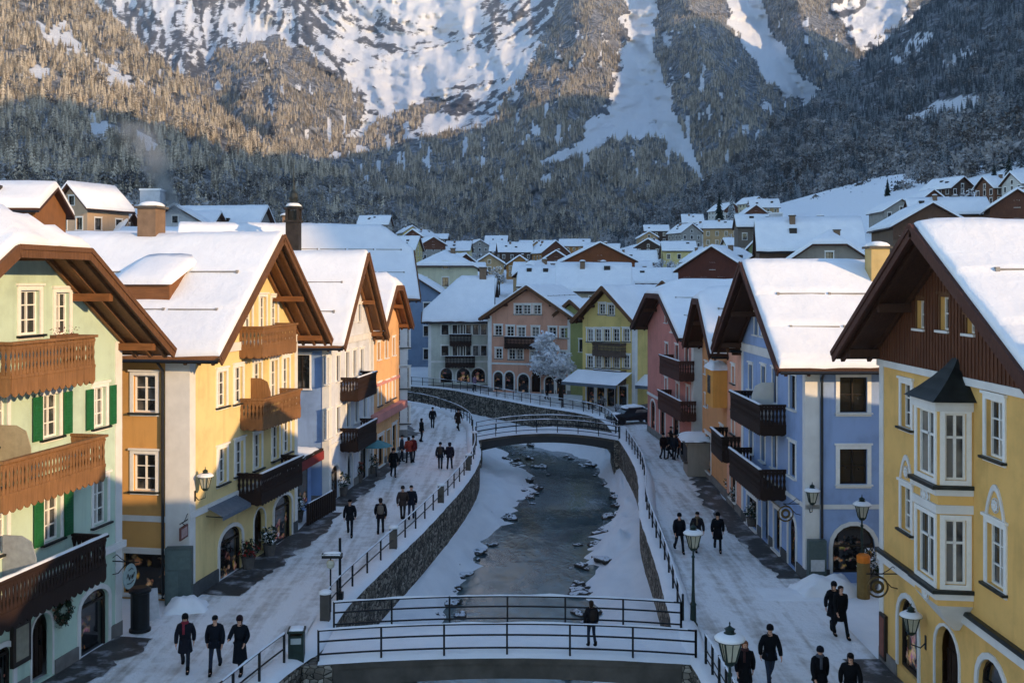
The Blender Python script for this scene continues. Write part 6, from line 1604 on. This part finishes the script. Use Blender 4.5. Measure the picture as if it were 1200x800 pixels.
def rock_massif(px, py):
    S = py + .0035*(np.clip(px, 330, 660)-500)**2
    band = rockz(px, py); cl = vnoise(px, py, .018, 4, 43.0); fine = vnoise(px, py, .16, 4, 44.0)
    r = .43 + .25*band + .42*cl + .38*fine
    r = r - .75*np.exp(-(((px-505)/70)**2 + ((py-8)/34)**2)) - .8*np.exp(-(((px-470)/48)**2 + ((py-100)/28)**2)) - .5*np.exp(-(((px-560)/80)**2 + ((py-75)/18)**2))
    for k, q in enumerate(FAN): r = np.where(polymask(px, py, q, 6, 20.0+k), r*.2 - .1 + .3*fine, r)
    r = np.where(py > 135, r*.5, r)
    return np.clip(r, 0, 1)
def forest_left(px, py):
    n = vnoise(px, py, .03, 4, 7.0); d1 = polymask(px, py, [(40, 30), (70, 28), (150, 90), (165, 108), (140, 104), (95, 66), (60, 52)], 16, 5.0); d2 = polymask(px, py, [(158, 152), (172, 156), (186, 176), (170, 174)], 6, 6.0)
    return ~((d1 & (vnoise(px, py, .12, 3, 8.0) > -.28)) | d2) & (n < .62)
def forest_right(px, py):
    d1 = polymask(px, py, [(1060, 138), (1080, 128), (1120, 114), (1150, 110), (1146, 124), (1110, 134), (1080, 146), (1064, 148)], 6, 5.0); d2 = polymask(px, py, [(1106, 72), (1136, 52), (1140, 60), (1120, 86)], 7, 6.0); d3 = polymask(px, py, [(1040, 62), (1085, 38), (1092, 50), (1050, 80)], 9, 6.5)
    return ~(d1 | ((d2 | d3) & (vnoise(px, py, .15, 3, 8.0) > -.1)))
def mount_mat():
    m = NT('alpine_slope'); at = m.n('ShaderNodeAttribute', attribute_name='wood'); ar = m.n('ShaderNodeAttribute', attribute_name='rock'); v = m.coord('Object')
    a = m.noise(m.coord('Object', (1, 1, 2.0)), .045, 12, .78, .3)
    fac = m.ramp(m.math('ADD', ar.outputs['Fac'], m.math('MULTIPLY', m.math('SUBTRACT', a, .5), 1.6)), [(.46, (0, 0, 0)), (.58, (1, 1, 1))])
    rock = m.ramp(m.noise(v, .06, 7, .7), [(.3, hx('3f4042')), (.7, hx('76767a'))])
    col = m.mix(fac, (.80, .82, .85, 1), rock)
    fl = m.ramp(m.noise(v, .06, 5, .7), [(.42, hx('4b4c4c')), (.66, hx('a9abb0'))])
    wd = m.ramp(at.outputs['Fac'], [(.35, (0, 0, 0)), (.65, (1, 1, 1))])
    m.color(m.mix(wd, col, fl)); m.bump(m.math('ADD', a, m.math('MULTIPLY', m.noise(v, .13, 6, .7), .5)), .8, 10.0); return m.done(.9, 0, .1)
MOUNT = mount_mat()
def grid_sheet(name, fn, pxs, pyf, nv, forest, amp, s, z, ridge_amp=0.0, over=None, rockf=None):
    """slope surface: columns over px, rows from the foot to the crest and over it"""
    T = np.linspace(0, 1, nv); PX = np.repeat(pxs[None, :], nv, 0); lo, hi = pyf(pxs); PY = lo[None, :] + (hi-lo)[None, :]*T[:, None]
    fan_ = np.any([polymask(PX, PY, q, 6, 20.0+k) for k, q in enumerate(FAN)], 0)
    rid = (-.13*rockz(PX, PY) + .75*(1.1 - ridged(PX*1.15, PY*.5, .020, 5, z+3))*(~fan_))*ridge_amp*np.clip((200-PY)/90, 0, 1)*(~forest(PX, PY)) + 0.0
    Yv = surf(fn, PX, PY, amp, s, z, rid); X_ = (PX-CX)/F*Yv; Z_ = EYE - (PY-HY)/F*Yv
    V3 = np.stack([X_, Yv, Z_], 2); W_ = forest(PX, PY).astype(float); K_ = rockf(PX, PY) if rockf else np.full(PX.shape, .22)
    for (back, drop) in (over or []):                                   # the far side of the crest
        last = V3[-1].copy(); d = last[:, :2]/np.linalg.norm(last[:, :2], axis=1)[:, None]; last[:, :2] += d*back; last[:, 2] -= drop
        V3 = np.concatenate([V3, last[None]], 0); W_ = np.concatenate([W_, W_[-1:]], 0); K_ = np.concatenate([K_, K_[-1:]], 0)
    ny, nx = V3.shape[:2]; idx = np.arange(nx*ny).reshape(ny, nx)
    mb = MB(); mb.v = [tuple(p) for p in V3.reshape(-1, 3)]; mb.f = [tuple(q) for q in np.stack([idx[:-1, :-1].ravel(), idx[:-1, 1:].ravel(), idx[1:, 1:].ravel(), idx[1:, :-1].ravel()], 1)]; mb.m = [0]*len(mb.f)
    me = mb.mesh(name, MOUNT, True); at = me.attributes.new('wood', 'FLOAT', 'POINT'); at.data.foreach_set('value', W_.ravel()); at = me.attributes.new('rock', 'FLOAT', 'POINT'); at.data.foreach_set('value', K_.ravel()); o = link(name, me); tag(o, kind='structure'); return o
M_AMP, M_S = 60, .02
grid_sheet('mountain', Y_massif, np.arange(-160, 1362, 2.4), lambda p: (np.full(p.shape, 322.0), np.full(p.shape, -95.0)), 230, forest_massif, M_AMP, M_S, 1.0, 52.0, [(300, 60), (900, 700)], rock_massif)
grid_sheet('hill', Y_left, np.arange(-220, 541, 4.0), lambda p: (interp(p, BASE_L)+14, interp(p, EDGE_L)), 110, forest_left, 30, .03, 4.0, 0, [(60, 6), (260, 120)])
grid_sheet('hill', Y_right, np.arange(670, 1401, 4.0), lambda p: (interp(p, BASE_R)+14, interp(p, EDGE_R)), 110, forest_right, 30, .03, 6.0, 0, [(60, 6), (260, 120)])

# ---- forests: far woods that read as one mass
def scatter(name, pts, scl, kinds, protos, seed):
    n = len(pts); me = bpy.data.meshes.new(name); me.from_pydata([tuple(p) for p in pts], [], [])
    r_ = np.random.RandomState(seed)
    for nm, vals in (('scl', scl), ('rot', r_.uniform(0, 6.28, n)), ('kind', kinds.astype(float))):
        a = me.attributes.new(nm, 'FLOAT', 'POINT'); a.data.foreach_set('value', np.asarray(vals, dtype=np.float32))
    o = link(name, me); ng = bpy.data.node_groups.new(name, 'GeometryNodeTree'); ng.interface.new_socket('Geometry', in_out='INPUT', socket_type='NodeSocketGeometry'); ng.interface.new_socket('Geometry', in_out='OUTPUT', socket_type='NodeSocketGeometry')
    N = ng.nodes; L = ng.links.new; gi = N.new('NodeGroupInput'); go = N.new('NodeGroupOutput'); jn = N.new('GeometryNodeJoinGeometry')
    def attr(nm): x = N.new('GeometryNodeInputNamedAttribute'); x.data_type = 'FLOAT'; x.inputs['Name'].default_value = nm; return x.outputs[0]
    for k, pr in enumerate(protos):
        ip = N.new('GeometryNodeInstanceOnPoints'); oi = N.new('GeometryNodeObjectInfo'); oi.inputs['Object'].default_value = pr; cp = N.new('FunctionNodeCompare'); cp.data_type = 'FLOAT'; cp.operation = 'EQUAL'
        L(attr('kind'), cp.inputs[0]); cp.inputs[1].default_value = k; cp.inputs['Epsilon'].default_value = .1
        cx_ = N.new('ShaderNodeCombineXYZ'); L(attr('rot'), cx_.inputs[2])
        L(gi.outputs[0], ip.inputs['Points']); L(cp.outputs[0], ip.inputs['Selection']); L(oi.outputs['Geometry'], ip.inputs['Instance']); L(cx_.outputs[0], ip.inputs['Rotation']); L(attr('scl'), ip.inputs['Scale']); L(ip.outputs[0], jn.inputs[0])
    L(jn.outputs[0], go.inputs[0]); md = o.modifiers.new('forest', 'NODES'); md.node_group = ng; return o
PROTO = []
for k in range(3):
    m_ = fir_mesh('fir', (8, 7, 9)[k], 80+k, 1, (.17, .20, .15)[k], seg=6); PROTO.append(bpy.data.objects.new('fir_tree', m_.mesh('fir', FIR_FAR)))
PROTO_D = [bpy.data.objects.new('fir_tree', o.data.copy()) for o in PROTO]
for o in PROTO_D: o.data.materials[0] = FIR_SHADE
q = MB(); r_ = random.Random(2)
q.tube([(0, 0, -.1), (0, 0, .5)], .02, 4)
for k in range(90):
    d = Vector((r_.gauss(0, 1), r_.gauss(0, 1), r_.gauss(0, 1))).normalized()*r_.random()**.4; c = Vector((d.x*.3, d.y*.3, .6 + d.z*.4)); w = [Vector((r_.gauss(0, .06), r_.gauss(0, .06), r_.gauss(0, .06))) for _ in range(3)]; q.poly([tuple(c+x) for x in w])
PROTO.append(bpy.data.objects.new('frosted_tree', q.mesh('frosted', FROST)))
PROTO_D.append(PROTO[-1])
rs = np.random.RandomState(4)
def plant(name, fn, n, box, forest, pyrange, amp, s, z, hmin, hmax, decid, seed, ext=None, protos=None):
    px = rs.uniform(box[0], box[1], n); py = rs.uniform(box[2], box[3], n)
    lo, hi = pyrange(px); ok = (py < lo) & (py > hi); px, py = px[ok], py[ok]
    y0 = fn(px, py); ok = rs.uniform(0, 1, len(px)) < np.clip((y0/1400.0)**1.0, .3, 1); px, py = px[ok], py[ok]
    ok = forest(px, py); px, py = px[ok], py[ok]
    cl = vnoise(px, py, .055, 3, 60.0); ok = rs.uniform(0, 1, len(px)) < np.clip(.85 + 1.3*cl, .12, 1); px, py, cl = px[ok], py[ok], cl[ok]
    Yv = surf(fn, px, py, amp, s, z); X_ = (px-CX)/F*Yv; Z_ = EYE - (py-HY)/F*Yv
    h_ = rs.uniform(hmin, hmax, len(px))*(.7+.55*rs.uniform(0, 1, len(px))**2)*(1 + .5*cl); pd = decid(px, py); k = np.where(rs.uniform(0, 1, len(px)) < pd, 3, rs.randint(0, 3, len(px)))
    o = scatter(name, np.stack([X_, Yv, Z_-h_*.04], 1), h_, k, protos or PROTO, seed); tag(o, ext, 'forest', None, 'stuff'); return len(px)
cnt = [plant('forest', Y_massif, 210000, (-120, 1320, -85, 312), forest_massif, lambda p: (np.full(p.shape, 312.0), np.full(p.shape, -85.0)), M_AMP, M_S, 1.0, 7, 11.5, lambda a, b: np.where(b > 235, .18, .03), 1, 'frosty conifer forest on the spurs and foot of the big mountain'),
       plant('forest', Y_left, 110000, (-210, 530, -200, 290), forest_left, lambda p: (interp(p, BASE_L)+4, interp(p, EDGE_L)), 30, .03, 4.0, 7, 12, lambda a, b: np.where(b > 215, .35, .05), 2, 'frosty forest on the left slope, golden in the sun above, blue in shade below'),
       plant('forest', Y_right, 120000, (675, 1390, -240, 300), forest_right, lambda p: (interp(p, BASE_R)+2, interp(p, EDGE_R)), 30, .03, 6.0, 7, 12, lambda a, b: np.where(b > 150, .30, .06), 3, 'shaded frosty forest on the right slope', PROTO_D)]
print('trees', cnt)

# ---- ridge added out of frame to the right, crest shaped to shade the valley
Tn = math.tan(SUN_EL)
def wq(p): x, y, z = p; return SH[1]*-1*x*1.0 + SH[0]*y, z - (SH[0]*x + SH[1]*y)*Tn
def wq(p):
    x, y, z = p; a = SH[0]*x + SH[1]*y; w = -SH[1]*x + SH[0]*y; return w, z - a*Tn
tgt = [(-200, -30), (47, -6), (52, 18), (57, 44), (74, 50)]
for fn, L_ in ((Y_left, [(0, 110), (60, 120), (130, 132), (200, 156), (230, 176), (300, 190)]), (Y_massif, [(370, 190), (420, 178), (480, 165), (560, 150), (650, 126), (700, 112), (770, 98), (840, 96), (900, 88)])):
    for px, py in L_:
        yv = float(fn(np.array(float(px)), np.array(float(py)))); tgt.append(wq(P(px, py, yv)))
tgt.sort(); tw = np.array([a for a, b in tgt]); tq = np.array([b for a, b in tgt])
ACR = 380.0; ws = np.unique(np.concatenate([np.arange(-300, 160, 4.0), np.arange(160, 2300, 25.0)])); q_ = np.interp(ws, tw, tq)
sm = np.convolve(np.pad(q_, 2, 'edge'), [.1, .2, .4, .2, .1], 'valid'); q_ = np.where(ws < 90, q_, sm)
crest = q_ + ACR*Tn + np.array([fbm(w*.02, 3.1, 0, 4)*min(14, max(1.2, (w-60)*.03)) for w in ws])
mb = MB(); prof = [(-1.0, 0.0), (-.75, .22), (-.5, .5), (-.25, .78), (0, 1.0), (.3, .8), (.7, .4), (1.1, 0.0)]; vs = []
for w, c in zip(ws, crest):
    wd = 90 + max(0, c)*.45
    for t, k in prof:
        a = ACR + t*wd; x = -SH[1]*w + SH[0]*a; y = SH[0]*w + SH[1]*a; vs.append((x + 6*nz(w*.03, t*3, 2), y, -6 + (c+6)*k*(1 + (.12*nz(w*.02, t*4, 7) if 0 < k < 1 else 0))))
K = len(prof); mb.add(vs, [(i*K+j, i*K+j+1, (i+1)*K+j+1, (i+1)*K+j) for i in range(len(ws)-1) for j in range(K-1)])
me = mb.mesh('shadow_ridge', MOUNT, True); at = me.attributes.new('wood', 'FLOAT', 'POINT'); at.data.foreach_set('value', [.8]*len(me.vertices)); tag(link('shadow_ridge', me), kind='structure')

# ---- smoke from the white stack
def smoke(loc, size, dens):
    m = bpy.data.materials.new('smoke'); m.use_nodes = True; t = m.node_tree; t.nodes.clear(); out = t.nodes.new('ShaderNodeOutputMaterial'); pv = t.nodes.new('ShaderNodeVolumePrincipled'); t.links.new(pv.outputs[0], out.inputs['Volume']); pv.inputs['Color'].default_value = (.9, .88, .86, 1); pv.inputs['Anisotropy'].default_value = .2
    tc = t.nodes.new('ShaderNodeTexCoord'); sep = t.nodes.new('ShaderNodeSeparateXYZ'); t.links.new(tc.outputs['Object'], sep.inputs[0])
    def M_(op, a, b=0.0):
        x = t.nodes.new('ShaderNodeMath'); x.operation = op
        for v, i in ((a, 0), (b, 1)):
            if isinstance(v, (int, float)): x.inputs[i].default_value = v
            else: t.links.new(v, x.inputs[i])
        return x.outputs[0]
    X_, Y_, Z_ = sep.outputs
    ax = M_('ADD', X_, M_('MULTIPLY', M_('ADD', Z_, 1.0), .38)); rad = M_('ADD', .13, M_('MULTIPLY', M_('ADD', Z_, 1.0), .16))
    rr_ = M_('DIVIDE', M_('SQRT', M_('ADD', M_('MULTIPLY', M_('SUBTRACT', ax, .42), M_('SUBTRACT', ax, .42)), M_('MULTIPLY', M_('MULTIPLY', Y_, .6), M_('MULTIPLY', Y_, .6)))), rad)
    nn = t.nodes.new('ShaderNodeTexNoise'); nn.inputs['Scale'].default_value = 3.2; nn.inputs['Detail'].default_value = 4; t.links.new(tc.outputs['Object'], nn.inputs['Vector'])
    d = M_('SUBTRACT', M_('ADD', 1.0, M_('MULTIPLY', M_('SUBTRACT', nn.outputs['Fac'], .5), 2.6)), rr_); d = M_('MAXIMUM', d, 0.0); fade = M_('MAXIMUM', M_('SUBTRACT', .98, M_('MULTIPLY', M_('ADD', Z_, 1.0), .46)), 0.0)
    t.links.new(M_('MULTIPLY', M_('MULTIPLY', d, fade), dens), pv.inputs['Density'])
    q = MB(); q.box(-1, 1, -1, 1, -1, 1); o = link('smoke', q.mesh('smoke', m), None, loc, 0, size); return o
sp = P(181, 205, 146); o = smoke((sp[0], sp[1], sp[2]+1.0), (7.5, 5, 6.5), 1.1); tag(o, 'thin pale smoke drifting from the white chimney stack', 'smoke', None, 'stuff')

# ---- haze: one even box of air over the whole valley
hz = bpy.data.materials.new('haze'); hz.use_nodes = True; t = hz.node_tree; t.nodes.clear(); out = t.nodes.new('ShaderNodeOutputMaterial'); pv = t.nodes.new('ShaderNodeVolumePrincipled'); t.links.new(pv.outputs[0], out.inputs['Volume'])
pv.inputs['Color'].default_value = (.66, .82, 1.0, 1); pv.inputs['Density'].default_value = HAZE_D; pv.inputs['Anisotropy'].default_value = .25
q = MB(); q.box(-2600, 2500, -900, 5200, -8, 1650)
if HAZE_D > 0: tag(q.build('haze', hz), kind='stuff')

# ------------------------------------------------------------------ light, camera, render settings
wd = bpy.data.worlds.new('World'); SC.world = wd; wd.use_nodes = True; wt = wd.node_tree; bg_ = wt.nodes.get('Background') or wt.nodes.new('ShaderNodeBackground')
sky = wt.nodes.new('ShaderNodeTexSky'); sky.sky_type = 'NISHITA'; sky.sun_disc = False; sky.sun_elevation = SUN_EL; sky.sun_rotation = math.pi - SUN_AZ; sky.altitude = 1200; sky.air_density = 1.0; sky.dust_density = .35; sky.ozone_density = 1.7
wt.links.new(sky.outputs[0], bg_.inputs[0]); bg_.inputs[1].default_value = SKY_STR
sl = bpy.data.lights.new('sun', 'SUN'); sl.energy = SUN_STR; sl.angle = R(.5); sl.color = (1.0, .69, .38); so = bpy.data.objects.new('sun', sl); COL.objects.link(so); so.rotation_euler = (-SUN).to_track_quat('-Z', 'Y').to_euler()
cm = bpy.data.cameras.new('camera'); cam = bpy.data.objects.new('camera', cm); COL.objects.link(cam); cam.location = (0, 0, EYE); cam.rotation_euler = (R(90), 0, 0); cm.sensor_width = 36; cm.lens = 36; cm.shift_y = -70/1200; cm.clip_end = 12000; cm.clip_start = .1; SC.camera = cam
SC.render.engine = 'CYCLES'; cy = SC.cycles; cy.use_denoising = True; cy.max_bounces = 6; cy.diffuse_bounces = 3; cy.glossy_bounces = 3; cy.transmission_bounces = 3; cy.volume_bounces = 0; cy.transparent_max_bounces = 8; cy.caustics_reflective = False; cy.caustics_refractive = False; cy.sample_clamp_indirect = 6; cy.use_adaptive_sampling = True; cy.adaptive_threshold = .02
try: cy.denoiser = 'OPENIMAGEDENOISE'
except Exception: pass
vs_ = SC.view_settings; vs_.view_transform = 'Standard'; vs_.look = 'None'; vs_.exposure = EXPO; vs_.gamma = 1.0; vs_.use_curve_mapping = False
